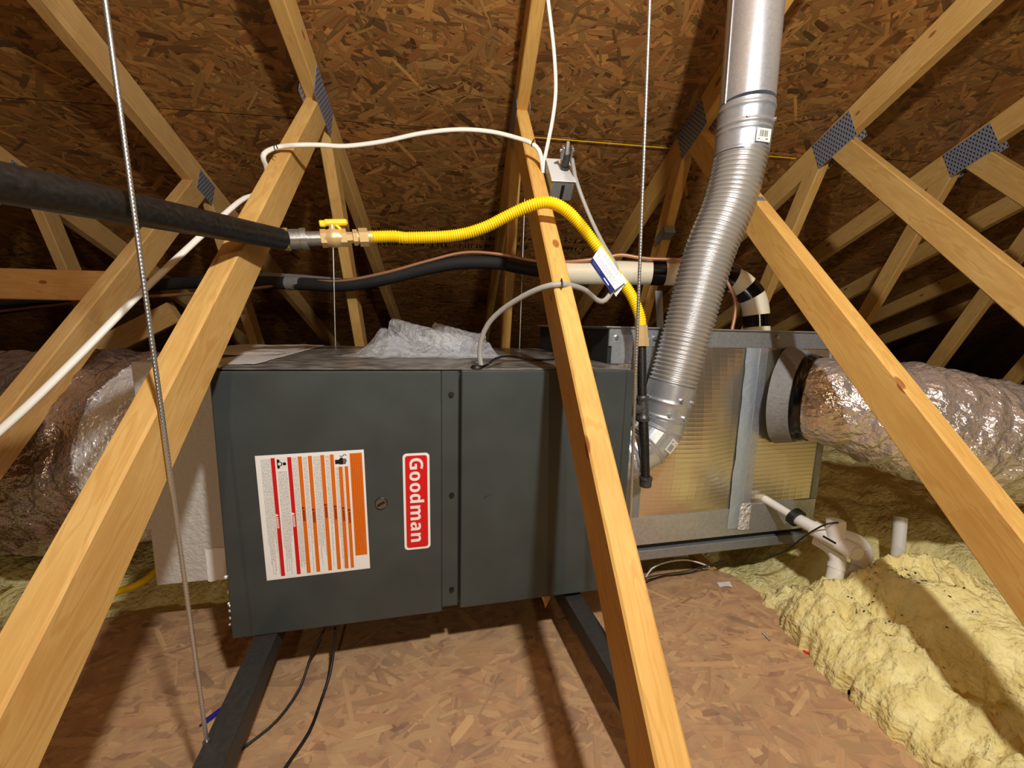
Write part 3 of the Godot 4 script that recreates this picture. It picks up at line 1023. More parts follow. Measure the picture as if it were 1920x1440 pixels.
# a thin printed sticker whose face shows a whole picture once
func decal(x: Transform3D, w: float, h: float) -> MB:
	var b := MB.new()
	var p := []
	var q := []
	for k in [[-1, -1], [1, -1], [1, 1], [-1, 1]]:
		p.append(x * Vector3(k[0] * w / 2, k[1] * h / 2, 0.0004))
		q.append(x * Vector3(k[0] * w / 2, k[1] * h / 2, -0.0004))
	b.face(p, [Vector2(0, 1), Vector2(1, 1), Vector2(1, 0), Vector2(0, 0)], x.basis.z)
	b.face(q, [Vector2.ZERO, Vector2.ZERO, Vector2.ZERO, Vector2.ZERO], -x.basis.z)
	for i in 4:
		b.face([p[i], p[(i + 1) % 4], q[(i + 1) % 4], q[i]], [], p[i] + p[(i + 1) % 4] - x.origin * 2)
	return b

func flue() -> void:
	var t := thing("flue_pipe", "silver metal flue pipe rising from the furnace through the roof", "flue pipe", at(Vector3(0.4688, 0.4535, -0.8982)))
	var r := 0.0555
	var p := [Vector3(0.6146, 1.6106, -0.8396), Vector3(0.6517, 1.2601, -0.8885)]
	p[0] = Vector3(p[1].x, 1.66, p[1].z)
	var b := MB.new()
	b.tube(line(p[0], p[1] + Vector3(0, 0.005, 0), 20), r, 48)
	part("pipe", b, M.galv_bright, t)
	b = MB.new()
	b.tube([p[0] + Vector3(-r, 0, 0.004), p[1] + Vector3(-r, 0, 0.004)], 0.0022, 8)
	part("lock_seam", b, M.galv, t)
	var p2 := Vector3(0.6513, 1.1618, -0.8941)
	b = MB.new()
	var bead := func(s: float) -> float: return r + 0.0012 + 0.0022 * (exp(-pow((s - 0.012) / 0.004, 2)) + exp(-pow((s - 0.046) / 0.004, 2)) + 0.7 * exp(-pow((s - 0.058) / 0.003, 2)))
	b.tube(line(p[1], p2, 70), bead, 48)
	var band := part("connector_band", b, M.galv, t)
	b = MB.new()
	var dn: Vector3 = (p2 - p[1]).normalized()
	var fr := (Vector3(0.1, 0, 0.99) - dn * dn.dot(Vector3(0.1, 0, 0.99))).normalized()
	var sidev := (-dn).cross(fr).normalized()
	b = decal(Transform3D(Basis(sidev, -dn, fr), p[1].lerp(p2, 0.8) + fr * (r + 0.0035)), 0.036, 0.026)
	part("sticker", b, M.bars, band, "small pale sticker")
	for q in [[0.9, 0.4], [2.2, 0.4]]:
		b = MB.new()
		var o: Vector3 = (sidev * cos(q[0]) + fr * sin(q[0])) * (r + 0.001)
		b.tube([p[1].lerp(p2, q[1]) + o, p[1].lerp(p2, q[1]) + o * 1.09], 0.004, 6, true, 1.0, Vector3.ZERO, true)
		part("hex_screw", b, M.steel, band)
	var path := curve([p2, Vector3(0.6331, 1.057, -0.896), Vector3(0.5955, 0.9369, -0.9033), Vector3(0.5564, 0.7572, -0.9068), Vector3(0.526, 0.6166, -0.9101)], 0.0017)
	b = MB.new()
	b.tube(path, func(s: float) -> float: return r * 0.985 + 0.0029 * sin(s * TAU / 0.0102), 48)
	part("corrugated_section", b, M.flex_metal, t, "ribbed flexible section")
	var e0: Vector3 = path[path.size() - 1]
	var ed: Vector3 = (e0 - path[path.size() - 12]).normalized()
	var e1 := e0 + ed * 0.075
	b = MB.new()
	b.tube(line(e0 - ed * 0.012, e1, 50), func(s: float) -> float: return r + 0.002 + 0.0025 * (exp(-pow((s - 0.045) / 0.004, 2)) + exp(-pow((s - 0.082) / 0.003, 2))), 48)
	var col := part("collar", b, M.galv, t)
	for k in 4:
		b = MB.new()
		var s2 := ed.cross(Vector3(0.3, 0, 1)).normalized()
		var o2 := (s2 * (0.55 - k * 0.3) + ed.cross(s2) * -0.8).normalized()
		if o2.z < 0:
			o2 = o2 - 2.0 * o2.dot(Vector3.BACK) * Vector3.BACK
		var bp := e0 + ed * (0.02 if k % 2 else 0.06)
		b.tube([bp + o2 * (r + 0.001), bp + o2 * (r + 0.008)], 0.0045, 6, true, 1.0, Vector3.ZERO, true)
		part("hex_screw", b, M.steel, col)
	# adjustable elbow of four gores turning left into the furnace
	var dirs := [ed]
	var target := (XF.basis * Vector3(-1, -0.03, 0.03)).normalized()
	for k in 3:
		dirs.append(ed.slerp(target, (k + 1) / 3.0))
	var q0 := e1
	for k in 4:
		var len: float = [0.028, 0.058, 0.058, 0.10][k]
		var q1: Vector3 = q0 + dirs[k] * len
		b = MB.new()
		var na: Vector3 = (dirs[k] + dirs[maxi(k - 1, 0)]).normalized()
		var nb: Vector3 = (dirs[k] + dirs[mini(k + 1, 3)]).normalized()
		var base := b.v.size()
		var sx := ed.cross(target).normalized()
		var rings := []
		for e in [[0.0, na], [0.06, na], [0.12, na], [0.88, nb], [0.94, nb], [1.0, nb]]:
			var g := []
			var rr: float = r + (0.0028 if e[0] in [0.06, 0.94] else 0.0008)
			for a in 48:
				var dr: Vector3 = sx * cos(TAU * a / 48) + dirs[k].cross(sx) * sin(TAU * a / 48)
				var o3: Vector3 = q0.lerp(q1, e[0]) + dr * rr
				var cen: Vector3 = q0 if e[0] < 0.5 else q1
				# shear the ends onto the mitre planes
				var sh: float = (cen - (cen + dr * rr)).dot(e[1]) / dirs[k].dot(e[1])
				g.append(o3 + dirs[k] * sh)
			rings.append(g)
		for i in 5:
			for a in 48:
				var a2 := (a + 1) % 48
				var m0: Vector3 = (rings[i][a] - q0.lerp(q1, 0.5))
				b.face([rings[i][a], rings[i][a2], rings[i + 1][a2], rings[i + 1][a]], [], m0 - dirs[k] * m0.dot(dirs[k]))
		part("elbow_gore", b, M.galv_bright, t)
		if k == 1:
			b = MB.new()
			var dr2 := (XF.basis * Vector3(0.35, -0.1, 0.9)).normalized()
			dr2 = (dr2 - dirs[1] * dr2.dot(dirs[1])).normalized()
			b = decal(Transform3D(Basis(dirs[1].cross(dr2), dirs[1], dr2), q0.lerp(q1, 0.45) + dr2 * (r + 0.0024)), 0.03, 0.034)
			part("barcode_sticker", b, M.bars, t, "white barcode sticker")
		q0 = q1
	# straps on the truss webs
	var b3 := MB.new()
	b3.box(Transform3D(Basis(Vector3.RIGHT, 0.80), Vector3(0.813, 1.1154, -1.0338) + Vector3(0, -0.035, -0.035)), Vector3(0.044, 0.1, 0.022), 0.001)
	single("pipe_strap", b3, M.galv_dull, "thin grey metal strap wrapped round the web beside the flue", "strap", "grey metal straps on the webs")
	b3 = MB.new()
	b3.box(Transform3D(Basis(Vector3.RIGHT, -0.42), Vector3(0.813, 1.1237, -1.5219)), Vector3(0.044, 0.03, 0.075), 0.001)
	single("pipe_strap", b3, M.galv_dull, "grey metal strap round the steep web left of the flue", "strap", "grey metal straps on the webs")

func hexnut(p: Vector3, q: Vector3, r: float, m: Material, parent: Node3D, called: String) -> MeshInstance3D:
	var b := MB.new()
	b.tube(line(p, q, 1), r, 6, true, 1.0, Vector3.ZERO, true)
	return part(called, b, m, parent)

func gas() -> void:
	var a := Vector3(-0.4572, 0.9077, -0.4502)
	var e := Vector3(-0.3479, 0.9421, -0.8896)
	var d := (e - a).normalized()
	var t := thing("gas_pipe", "thick black iron gas pipe slanting in from the left edge to a yellow handled valve", "pipe", at(a))
	var b := MB.new()
	b.tube(line(a, e, 40), 0.0205, 32)
	part("pipe", b, M.iron, t)
	var x := e
	var seg := [[0.008, 0.0222, 0, "dope"], [0.022, 0.0195, 0, "zinc"], [0.009, 0.0215, 0, "zinc"], [0.026, 0.0145, 0, "zinc"]]
	var flow := (Vector3(-0.1924, 0.9591, -0.9323) - Vector3(-0.3392, 0.9432, -0.8988)).normalized()
	var names := ["joint_compound", "reducer", "reducer_collar", "nipple"]
	for i in 4:
		b = MB.new()
		var q: Array = seg[i]
		var y: Vector3 = x + flow * (q[0] + 0.001)
		b.tube(line(x - flow * 0.001, y, 4), q[1], 24)
		part(names[i], b, M[q[3]], t)
		x = y
	# ball valve
	var v := thing("ball_valve", "brass ball valve with a flat yellow lever handle", "valve", at(x))
	b = MB.new()
	var end := x + flow * 0.05
	b.tube(line(x, end, 24), func(s: float) -> float: return 0.0155 + 0.004 * exp(-pow((s - 0.024) / 0.013, 2)), 24)
	part("body", b, M.brass, v)
	hexnut(x, x + flow * 0.011, 0.0185, M.brass, v, "hex_end")
	hexnut(end - flow * 0.012, end, 0.0185, M.brass, v, "hex_end")
	var mid := x + flow * 0.022
	b = MB.new()
	b.tube([mid, mid + Vector3(0, 0.027, 0)], 0.0065, 14)
	part("stem", b, M.brass, v)
	b = MB.new()
	b.tube([mid + Vector3(0, 0.0275, 0), mid + Vector3(0, 0.034, 0)], 0.005, 6, true, 1.0, Vector3.ZERO, true)
	part("stem_nut", b, M.steel, v)
	var hb := Basis(flow, Vector3.UP, flow.cross(Vector3.UP))
	hb = hb.orthonormalized()
	b = MB.new()
	b.box(Transform3D(hb, mid + Vector3(0, 0.031, 0) + flow * 0.008), Vector3(0.046, 0.0125, 0.015), 0.003)
	b.box(Transform3D(hb, mid + Vector3(0, 0.029, 0) - flow * 0.018), Vector3(0.012, 0.0125, 0.014), 0.002)
	b.box(Transform3D(hb * Basis(Vector3.BACK, 0.7), mid + Vector3(0, 0.022, 0) + flow * 0.012), Vector3(0.006, 0.014, 0.011), 0.001)
	part("handle", b, M.yellow, v, "yellow lever handle")
	# flexible connector with its nuts
	var h := thing("gas_hose", "bright yellow ribbed gas hose arching over the middle web", "hose", at(Vector3(-0.0075, 0.9689, -0.929)))
	x = end
	hexnut(x, x + flow * 0.013, 0.0115, M.brass, h, "adapter")
	x += flow * 0.013
	hexnut(x, x + flow * 0.009, 0.0165, M.brass, h, "adapter_nut")
	x += flow * 0.009
	hexnut(x + flow * 0.003, x + flow * 0.021, 0.019, M.brass, h, "flare_nut")
	b = MB.new()
	b.tube(line(x, x + flow * 0.03, 2), 0.013, 20)
	part("sleeve", b, M.brass, h)
	x += flow * 0.026
	var hr := 0.0122
	var path := curve([x, x + flow * 0.05, Vector3(-0.1075, 0.9627, -0.9366), Vector3(-0.0075, 0.9689, -0.929), Vector3(0.0576, 0.9845, -0.9174), Vector3(0.1191, 1.0125, -0.9031), Vector3(0.1659, 1.03, -0.8871), Vector3(0.1997, 1.0338, -0.88), Vector3(0.2342, 1.0231, -0.8839), Vector3(0.2696, 0.9971, -0.8905), Vector3(0.3152, 0.9462, -0.8918), Vector3(0.3561, 0.8959, -0.8939), Vector3(0.3959, 0.8524, -0.8972), Vector3(0.415, 0.8194, -0.8947), Vector3(0.4258, 0.7909, -0.892), Vector3(0.4289, 0.7697, -0.8904)], 0.0012)
	b = MB.new()
	b.tube(path, func(s: float) -> float: return hr + 0.0011 * sin(s * TAU / 0.0052), 24)
	part("ribbed_tube", b, M.yellow, h)
	var n0 := Vector3(0.4289, 0.771, -0.8906)
	var n1 := Vector3(0.4297, 0.7423, -0.8861)
	hexnut(n0, n1, 0.0145, M.brass, h, "flare_nut")
	hexnut(n1, Vector3(0.4294, 0.7223, -0.8831), 0.0165, M.brass, h, "adapter_nut")
	# maker's tag wrapped round the hose
	var tp := [Vector3(0.3164, 0.947, -0.8714), Vector3(0.3764, 0.8695, -0.8667), Vector3(0.333, 0.8424, -0.843), Vector3(0.2828, 0.9067, -0.8443)]
	var tt := thing("hose_tag", "white and blue printed tag hanging on the yellow hose", "tag", at(tp[2]))
	b = MB.new()
	var nn: Vector3 = (tp[1] - tp[0]).cross(tp[3] - tp[0]).normalized()
	if nn.z < 0:
		nn = -nn
	b.face(tp, [Vector2(0, 0), Vector2(0, 1), Vector2(1, 1), Vector2(1, 0)], nn)
	var back := []
	for q in tp:
		back.append(q - nn * 0.0005)
	b.face(back, [Vector2(0, 0), Vector2(0, 1), Vector2(0, 1), Vector2(0, 0)], -nn)
	for i in 4:
		b.face([tp[i], tp[(i + 1) % 4], back[(i + 1) % 4], back[i]], [], (tp[i] - (tp[0] + tp[2]) / 2))
	part("front_leaf", b, M.tagprint, tt)
	b = MB.new()
	var lf := [Vector3(0.3714, 0.8898, -0.8807), Vector3(0.3831, 0.8706, -0.8762), Vector3(0.3533, 0.8361, -0.8648), Vector3(0.3432, 0.8487, -0.863)]
	b.face(lf, [Vector2(0, 0), Vector2(0, 0.3), Vector2(0.5, 0.3), Vector2(0.5, 0)], Vector3.BACK)
	for i in 4:
		b.face([lf[i], lf[(i + 1) % 4], lf[(i + 1) % 4] - Vector3(0, 0, 0.0005), lf[i] - Vector3(0, 0, 0.0005)], [], (lf[i] - (lf[0] + lf[2]) / 2))
	part("rear_leaf", b, M.tagprint, tt)
	# black iron drop with tee and capped drip leg
	var g := thing("drip_leg", "black iron drop pipe with a tee and cap beside the furnace", "pipe", at(Vector3(0.4328, 0.3954, -0.8331)))
	var y0 := Vector3(0.4294, 0.7248, -0.8835)
	var y1 := Vector3(0.4287, 0.6038, -0.8652)
	var y2 := Vector3(0.4303, 0.5476, -0.8565)
	var y3 := Vector3(0.4328, 0.3954, -0.8331)
	b = MB.new()
	b.tube(line(y0, y1, 6), 0.0106, 22)
	part("nipple", b, M.iron, g)
	b = MB.new()
	b.tube(line(y1 - Vector3(0, -0.004, 0), y2, 20), func(s: float) -> float: return 0.0135 + 0.0035 * (exp(-pow((s - 0.005) / 0.0045, 2)) + exp(-pow((s - 0.054) / 0.0045, 2))), 26)
	var tm := y1.lerp(y2, 0.5)
	b.tube(line(tm, tm - XF.basis.x * 0.034, 10), func(s: float) -> float: return 0.013 + (0.004 if s > 0.026 else 0.0), 22)
	part("tee", b, M.fitting, g, "grey cast tee")
	b = MB.new()
	b.tube(line(tm - XF.basis.x * 0.03, tm - XF.basis.x * 0.09, 2), 0.0105, 18)
	part("branch", b, M.iron, g)
	b = MB.new()
	b.tube(line(y2 + Vector3(0, 0.005, 0), y3 + Vector3(0, 0.012, 0), 16), func(s: float) -> float: return 0.0108 + 0.0006 * sin(s * 40), 22)
	part("nipple", b, M.iron, g)
	b = MB.new()
	b.tube(line(y3 + Vector3(0, 0.024, 0), y3, 12), func(s: float) -> float: return (0.0152 if s < 0.006 else 0.0138) - (0.002 if s > 0.022 else 0.0), 22)
	part("cap", b, M.fitting, g)

func ribbon(p: Array, w: float, h: float, m: Material, called: String, label: String, cat: String, group := "") -> MeshInstance3D:
	var b := MB.new()
	b.tube(p, h, 12, true, w / h, Vector3.ZERO)
	return single(called, b, m, label, cat, group)

func staple_on(p: Vector3, dirv: Vector3, parent_label: String) -> void:
	var b := MB.new()
	var n := Vector3(0, 0.7, 0.7)
	var s := dirv.cross(n).normalized()
	b.tube([p - s * 0.008 - n * 0.006, p - s * 0.008 + n * 0.006, p + s * 0.008 + n * 0.006, p + s * 0.008 - n * 0.006], 0.0012, 6)
	single("cable_staple", b, M.staple, parent_label, "staple", "cable staples")

func cables() -> void:
	ribbon(curve([Vector3(-0.6206, 0.6009, -0.5688), Vector3(-0.5783, 0.66, -0.6026), Vector3(-0.5441, 0.7268, -0.649), Vector3(-0.5067, 0.8171, -0.7188), Vector3(-0.4644, 0.9224, -0.8106), Vector3(-0.45, 1.0253, -0.9404), Vector3(-0.445, 1.0585, -0.9998), Vector3(-0.44, 1.103, -1.0517), Vector3(-0.437, 1.1319, -1.0504), Vector3(-0.437, 1.1443, -1.0373), Vector3(-0.434, 1.1562, -1.0353), Vector3(-0.425, 1.1701, -1.046), Vector3(-0.41, 1.1859, -1.0656), Vector3(-0.3671, 1.1908, -1.0627), Vector3(-0.3273, 1.2045, -1.0899), Vector3(-0.2683, 1.2112, -1.1033), Vector3(-0.1794, 1.2326, -1.1149), Vector3(-0.0858, 1.2579, -1.1162), Vector3(0.0094, 1.2702, -1.1102), Vector3(0.0917, 1.2676, -1.1037), Vector3(0.1592, 1.2491, -1.0866), Vector3(0.1939, 1.231, -1.0689), Vector3(0.2125, 1.2122, -1.0635), Vector3(0.22, 1.1873, -1.0638), Vector3(0.2234, 1.1662, -1.0653)]), 0.0058, 0.0042, M.cable, "power_cable", "white cable rising from the lower left and looping along to the metal box", "cable", "white power cables")
	ribbon(curve([Vector3(0.2149, 1.6075, -1.0466), Vector3(0.2306, 1.5235, -1.0522), Vector3(0.2455, 1.4352, -1.0572), Vector3(0.2518, 1.353, -1.0591), Vector3(0.2451, 1.2854, -1.06), Vector3(0.2333, 1.2276, -1.0579), Vector3(0.2253, 1.1846, -1.0627), Vector3(0.2233, 1.1594, -1.0643)]), 0.0058, 0.0042, M.cable, "power_cable", "white cable hanging straight down from the roof to the metal box", "cable", "white power cables")
	staple_on(Vector3(-0.4029, 1.1666, -1.023), Vector3.RIGHT, "small staple holding the white cable on the left web")
	staple_on(Vector3(0.1947, 1.2278, -1.0581), Vector3(1, -0.7, 0), "small staple holding the white cable on the middle web")
	staple_on(Vector3(0.2009, 0.8517, -0.7655), Vector3.RIGHT, "small staple holding the grey cord on the middle web")
	# metal box on the right of the middle web
	var a := Vector3(0.2285, 1.1897, -1.0522)
	var d := Vector3(0, -0.74, 0.67).normalized()
	var n := Vector3(0, 0.67, 0.74).normalized()
	var bx := Basis(Vector3.RIGHT, -d, n)
	var t := thing("outlet_box", "metal electrical box fixed on the side of the middle web", "electrical box", at(a + d * 0.09 - n * 0.05))
	var b := MB.new()
	b.box(Transform3D(bx, a + Vector3(0.03, 0, 0) + d * 0.05 - n * 0.026), Vector3(0.058, 0.1, 0.05), 0.003)
	part("box", b, M.galv_dull, t)
	b = MB.new()
	b.box(Transform3D(bx, a + Vector3(0.03, 0, 0) + d * 0.05 + n * 0.0003), Vector3(0.061, 0.104, 0.002), 0.0008)
	part("cover", b, M.cover, t, "bright cover plate")
	b = MB.new()
	b.box(Transform3D(bx, a + Vector3(0.031, 0, 0) + d * 0.1005 - n * 0.03), Vector3(0.008, 0.0012, 0.04), 0.0)
	part("slot", b, M.black, t)
	for q in [[0.022, 0.022]]:
		b = MB.new()
		var c: Vector3 = a + Vector3(q[0], 0, 0) + d * q[1]
		b.tube([c, c + n * 0.003], 0.0055, 14)
		part("knockout", b, M.zinc, t)
	var cc: Vector3 = a + Vector3(0.04, 0, 0) + d * 0.045
	b = MB.new()
	b.tube([cc, cc + n * 0.008], 0.0125, 8, true, 1.0, Vector3.ZERO, true)
	b.tube([cc + n * 0.008, cc + n * 0.028 + Vector3(0, 0.008, 0)], 0.0095, 16)
	var cl := part("cord_clamp", b, M.fitting, t)
	for k in [-1.0, 1.0]:
		b = MB.new()
		b.box(Transform3D(bx, cc + n * 0.030 + Vector3(0.011 * k, 0.009, 0)), Vector3(0.005, 0.016, 0.03), 0.0015)
		part("clamp_jaw", b, M.galv_dull, cl)
		b = MB.new()
		b.tube([cc + n * 0.03 + Vector3(0.013 * k, 0.014, 0), cc + n * 0.03 + Vector3(0.017 * k, 0.014, 0)], 0.0035, 10)
		part("clamp_screw", b, M.steel, cl)
	var cord := [cc + n * 0.02, cc + n * 0.042 + Vector3(0, 0.02, 0), Vector3(0.2727, 1.1846, -1.0103), Vector3(0.2842, 1.173, -1.007), Vector3(0.29, 1.1342, -1.0003), Vector3(0.3086, 1.076, -0.989), Vector3(0.3288, 1.0153, -0.9668), Vector3(0.3444, 0.9591, -0.9306), Vector3(0.3545, 0.9169, -0.8922), Vector3(0.3565, 0.8884, -0.8723), Vector3(0.3461, 0.8589, -0.8591), Vector3(0.3309, 0.835, -0.8524), Vector3(0.3161, 0.8241, -0.8477), Vector3(0.2975, 0.828, -0.8406), Vector3(0.2701, 0.843, -0.8211), Vector3(0.2354, 0.8495, -0.7911), Vector3(0.1985, 0.8509, -0.7687), Vector3(0.1669, 0.8453, -0.7793), Vector3(0.1311, 0.8292, -0.8073), Vector3(0.0909, 0.8022, -0.8393), Vector3(0.064, 0.7732, -0.8589), Vector3(0.0505, 0.7419, -0.8683), Vector3(0.0458, 0.7101, -0.8723), Vector3(0.049, 0.6819, -0.8696)]
	ribbon(curve(cord), 0.0058, 0.0046, M.grey_cord, "power_cable", "flat grey cord looping from the metal box down into the furnace top", "cable")
	b = MB.new()
	b.tube(curve([Vector3(0.0501, 0.6848, -0.8296), Vector3(0.0585, 0.6907, -0.8047), Vector3(0.08, 0.7002, -0.8459), Vector3(0.1259, 0.6943, -0.9763), Vector3(0.1704, 0.6853, -0.9985), Vector3(0.2076, 0.6826, -0.9953), Vector3(0.2771, 0.6811, -1.0556), Vector3(0.3921, 0.6797, -1.2258)]), 0.0026, 8)
	single("black_wire", b, M.black, "thin black wire running over the furnace top from the grommet", "wire")

func lines() -> void:
	# refrigerant pair behind the furnace
	var t := thing("suction_line", "black insulated pipe bending along behind the furnace into a white wrapped pipe", "insulated pipe", at(Vector3(-0.4701, 0.9157, -1.586)))
	var b := MB.new()
	b.tube(curve([Vector3(-2.3035, 0.7833, -2.1013), Vector3(-1.9857, 0.8304, -2.0346), Vector3(-1.8251, 0.8531, -1.9958), Vector3(-1.5997, 0.8913, -1.9505), Vector3(-1.2369, 0.9274, -1.8453), Vector3(-0.9182, 0.9374, -1.7422), Vector3(-0.5966, 0.9231, -1.6248), Vector3(-0.4291, 0.9153, -1.5753), Vector3(-0.2899, 0.935, -1.5542), Vector3(-0.1519, 0.9689, -1.5406), Vector3(-0.014, 0.9961, -1.5208), Vector3(0.1226, 0.9998, -1.4977), Vector3(0.2764, 0.9795, -1.4635), Vector3(0.3869, 0.9656, -1.4259)]), 0.0235, 24)
	part("foam_sleeve", b, M.rubber, t)
	b = MB.new()
	b.tube(curve([Vector3(0.1846, 0.9976, -1.4859), Vector3(0.2764, 0.9795, -1.4635), Vector3(0.4156, 0.9658, -1.422)]), 0.030, 24)
	part("tape_wrap", b, M.black, t)
	b = MB.new()
	b.tube(line(Vector3(-0.6409, 0.926, -1.6415), Vector3(-0.5845, 0.9252, -1.6235), 4), 0.0265, 20)
	part("tape_band", b, M.mastic, t, "grey cloth tape band")
	var w := thing("white_wrapped_pipe", "cream white pipe with shiny black bands bending down into the plenum", "pipe", at(Vector3(1.0221, 0.7594, -1.2469)))
	var c := curve([Vector3(0.3814, 0.9573, -1.405), Vector3(0.5095, 0.9565, -1.3772), Vector3(0.668, 0.9527, -1.3346), Vector3(0.8064, 0.9476, -1.2997), Vector3(0.8977, 0.9401, -1.2811), Vector3(0.9537, 0.9181, -1.265), Vector3(0.9946, 0.8767, -1.2531), Vector3(1.0138, 0.8247, -1.2477), Vector3(1.0198, 0.7376, -1.2388)], 0.006)
	var total := 0.0
	b = MB.new()
	b.tube(c, 0.0405, 32)
	part("wrap", b, M.wrap_white, w)
	# black bands at these pixels' pipe stations
	for q in [[Vector3(0.6661, 0.9527, -1.3349), Vector3(0.7119, 0.9523, -1.3245)], [Vector3(0.8977, 0.9401, -1.2811), Vector3(0.936, 0.9274, -1.2719)], [Vector3(0.9714, 0.8983, -1.2596), Vector3(0.9945, 0.8713, -1.2523)], [Vector3(1.0161, 0.8066, -1.2457), Vector3(1.0188, 0.7703, -1.2419)]]:
		var i0 := 0
		var i1 := 0
		for i in c.size():
			if c[i].distance_to(q[0]) < c[i0].distance_to(q[0]):
				i0 = i
			if c[i].distance_to(q[1]) < c[i1].distance_to(q[1]):
				i1 = i
		b = MB.new()
		b.tube(c.slice(i0, maxi(i1 + 1, i0 + 3)), 0.0418, 32)
		part("tape_band", b, M.wrap_black, w, "shiny black band")
	b = MB.new()
	b.tube(curve([Vector3(-2.1002, 0.8064, -2.0261), Vector3(-1.4339, 0.8679, -1.8631), Vector3(-0.8599, 0.8995, -1.6979), Vector3(-0.5905, 0.9295, -1.6096), Vector3(-0.4235, 0.9291, -1.5583), Vector3(-0.2661, 0.958, -1.5341), Vector3(-0.1101, 1.0003, -1.5142), Vector3(0.0215, 1.0307, -1.4957), Vector3(0.1397, 1.0256, -1.4687), Vector3(0.271, 0.9998, -1.4367), Vector3(0.3738, 0.9901, -1.3804), Vector3(0.492, 0.9984, -1.3349), Vector3(0.5531, 1.0086, -1.323), Vector3(0.6403, 0.9955, -1.3041), Vector3(0.7863, 0.9892, -1.273), Vector3(0.8439, 0.9652, -1.2412), Vector3(0.9087, 0.8608, -1.2165), Vector3(0.9033, 0.7525, -1.211)]), 0.0058, 12)
	single("copper_line", b, M.copper, "thin bare copper pipe following the black insulated pipe", "pipe")
	# old grey pipe with loose insulation further left
	b = MB.new()
	b.tube(curve([Vector3(-0.9414, 0.9588, -1.7894), Vector3(-0.797, 0.9643, -1.74), Vector3(-0.6142, 0.9504, -1.6773), Vector3(-0.4391, 0.9328, -1.615)]), 0.013, 14)
	single("grey_tube", b, M.mastic, "short grey tube lying along the black insulated pipe", "pipe")
	b = MB.new()
	b.bar(Vector3(0.6895, 0.8912, -1.3122), Vector3(0.694, 0.7179, -1.2853), Vector3.RIGHT, 0.026, 0.0012, 0.0)
	single("hanger_strap", b, M.galv_dull, "flat grey hanger strap standing behind the flue above the plenum", "strap")
	b = MB.new()
	b.tube(curve([Vector3(-0.929, 0.0658, -1.0603), Vector3(-0.8807, 0.0852, -1.0567), Vector3(-0.8475, 0.0938, -1.0637), Vector3(-0.8362, 0.0955, -1.093), Vector3(-0.8377, 0.0997, -1.1347)]), 0.009, 12)
	single("yellow_cable", b, M.yellow, "short length of yellow cable under the white return box", "cable")
	# builder's string along the roof panel joint
	b = MB.new()
	b.tube(line(Vector3(0.2471, 1.4335, -1.4907), Vector3(1.3331, 1.4275, -1.5037), 4), 0.0014, 6)
	single("layout_string", b, M.yellow, "taut thin yellow string along the roof boards", "string")

func rod(p: Vector3, q: Vector3, r: float, label: String) -> void:
	var b := MB.new()
	b.tube(line(p, q, int((q - p).length() / 0.0012)), func(s: float) -> float: return r + 0.00018 * sin(s * TAU / 0.0048), 10)
	var t := thing("hanger_rod", label, "threaded rod", at(p), "threaded hanger rods")
	part("rod", b, M.steel, t)
	b = MB.new()
	b.tube([p + Vector3(0, 0.001, 0), p + Vector3(0, 0.007, 0)], r * 1.9, 6, true, 1.0, Vector3.ZERO, true)
	part("nut", b, M.screw, t)

func hangers() -> void:
	rod(Vector3(-0.379, 0.155, -0.553), Vector3(-0.387, low(-0.553) - 0.01, -0.553), 0.0027, "threaded rod hanging at the far left in front of the knotty web")
	rod(Vector3(-0.475, 0.14, -1.545), Vector3(-0.43, low(-1.545) + 0.03, -1.545), 0.0026, "threaded rod behind the yellow valve handle")
	rod(Vector3(0.292, 0.14, -0.6), Vector3(0.268, low(-0.6) + 0.05, -0.6), 0.0026, "threaded rod hanging in front of the yellow hose's lower end")
	rod(Vector3(0.235, 0.14, -1.61), Vector3(0.268, low(-1.61) + 0.03, -1.61), 0.0026, "thin threaded rod behind the furnace near the middle web")
	for q in [[Vector3(-0.512, 0.1375, -1.66), Vector3(-0.350, 0.1375, -0.46), "dark steel support bar under the left end of the furnace"], [Vector3(0.15, 0.118, -1.68), Vector3(0.300, 0.118, -0.50), "dark steel support bar under the right end of the furnace"]]:
		var d: Vector3 = (q[1] - q[0]).normalized()
		var s := Vector3(0, 1, 0).cross(d).normalized()
		var t := thing("support_bar", q[2], "support bar", at((q[0] + q[1]) / 2 - Vector3(0, 0.021, 0)), "steel support bars")
		var b := MB.new()
		var up := Vector3(0, 1, 0)
		# channel: a top web and two flanges
		b.bar(q[0] + up * 0.0193, q[1] + up * 0.0193, s, 0.041, 0.003, 0.0008)
		part("top_web", b, M.strut, t)
		for k in [-1.0, 1.0]:
			b = MB.new()
			b.bar(q[0] + s * k * 0.019, q[1] + s * k * 0.019, s, 0.003, 0.041, 0.0008)
			part("flange", b, M.strut, t)
		b = MB.new()
		b.bar(q[0] - up * 0.019, q[1] - up * 0.019, s, 0.036, 0.003, 0.0005)
		part("lip", b, M.strut, t)

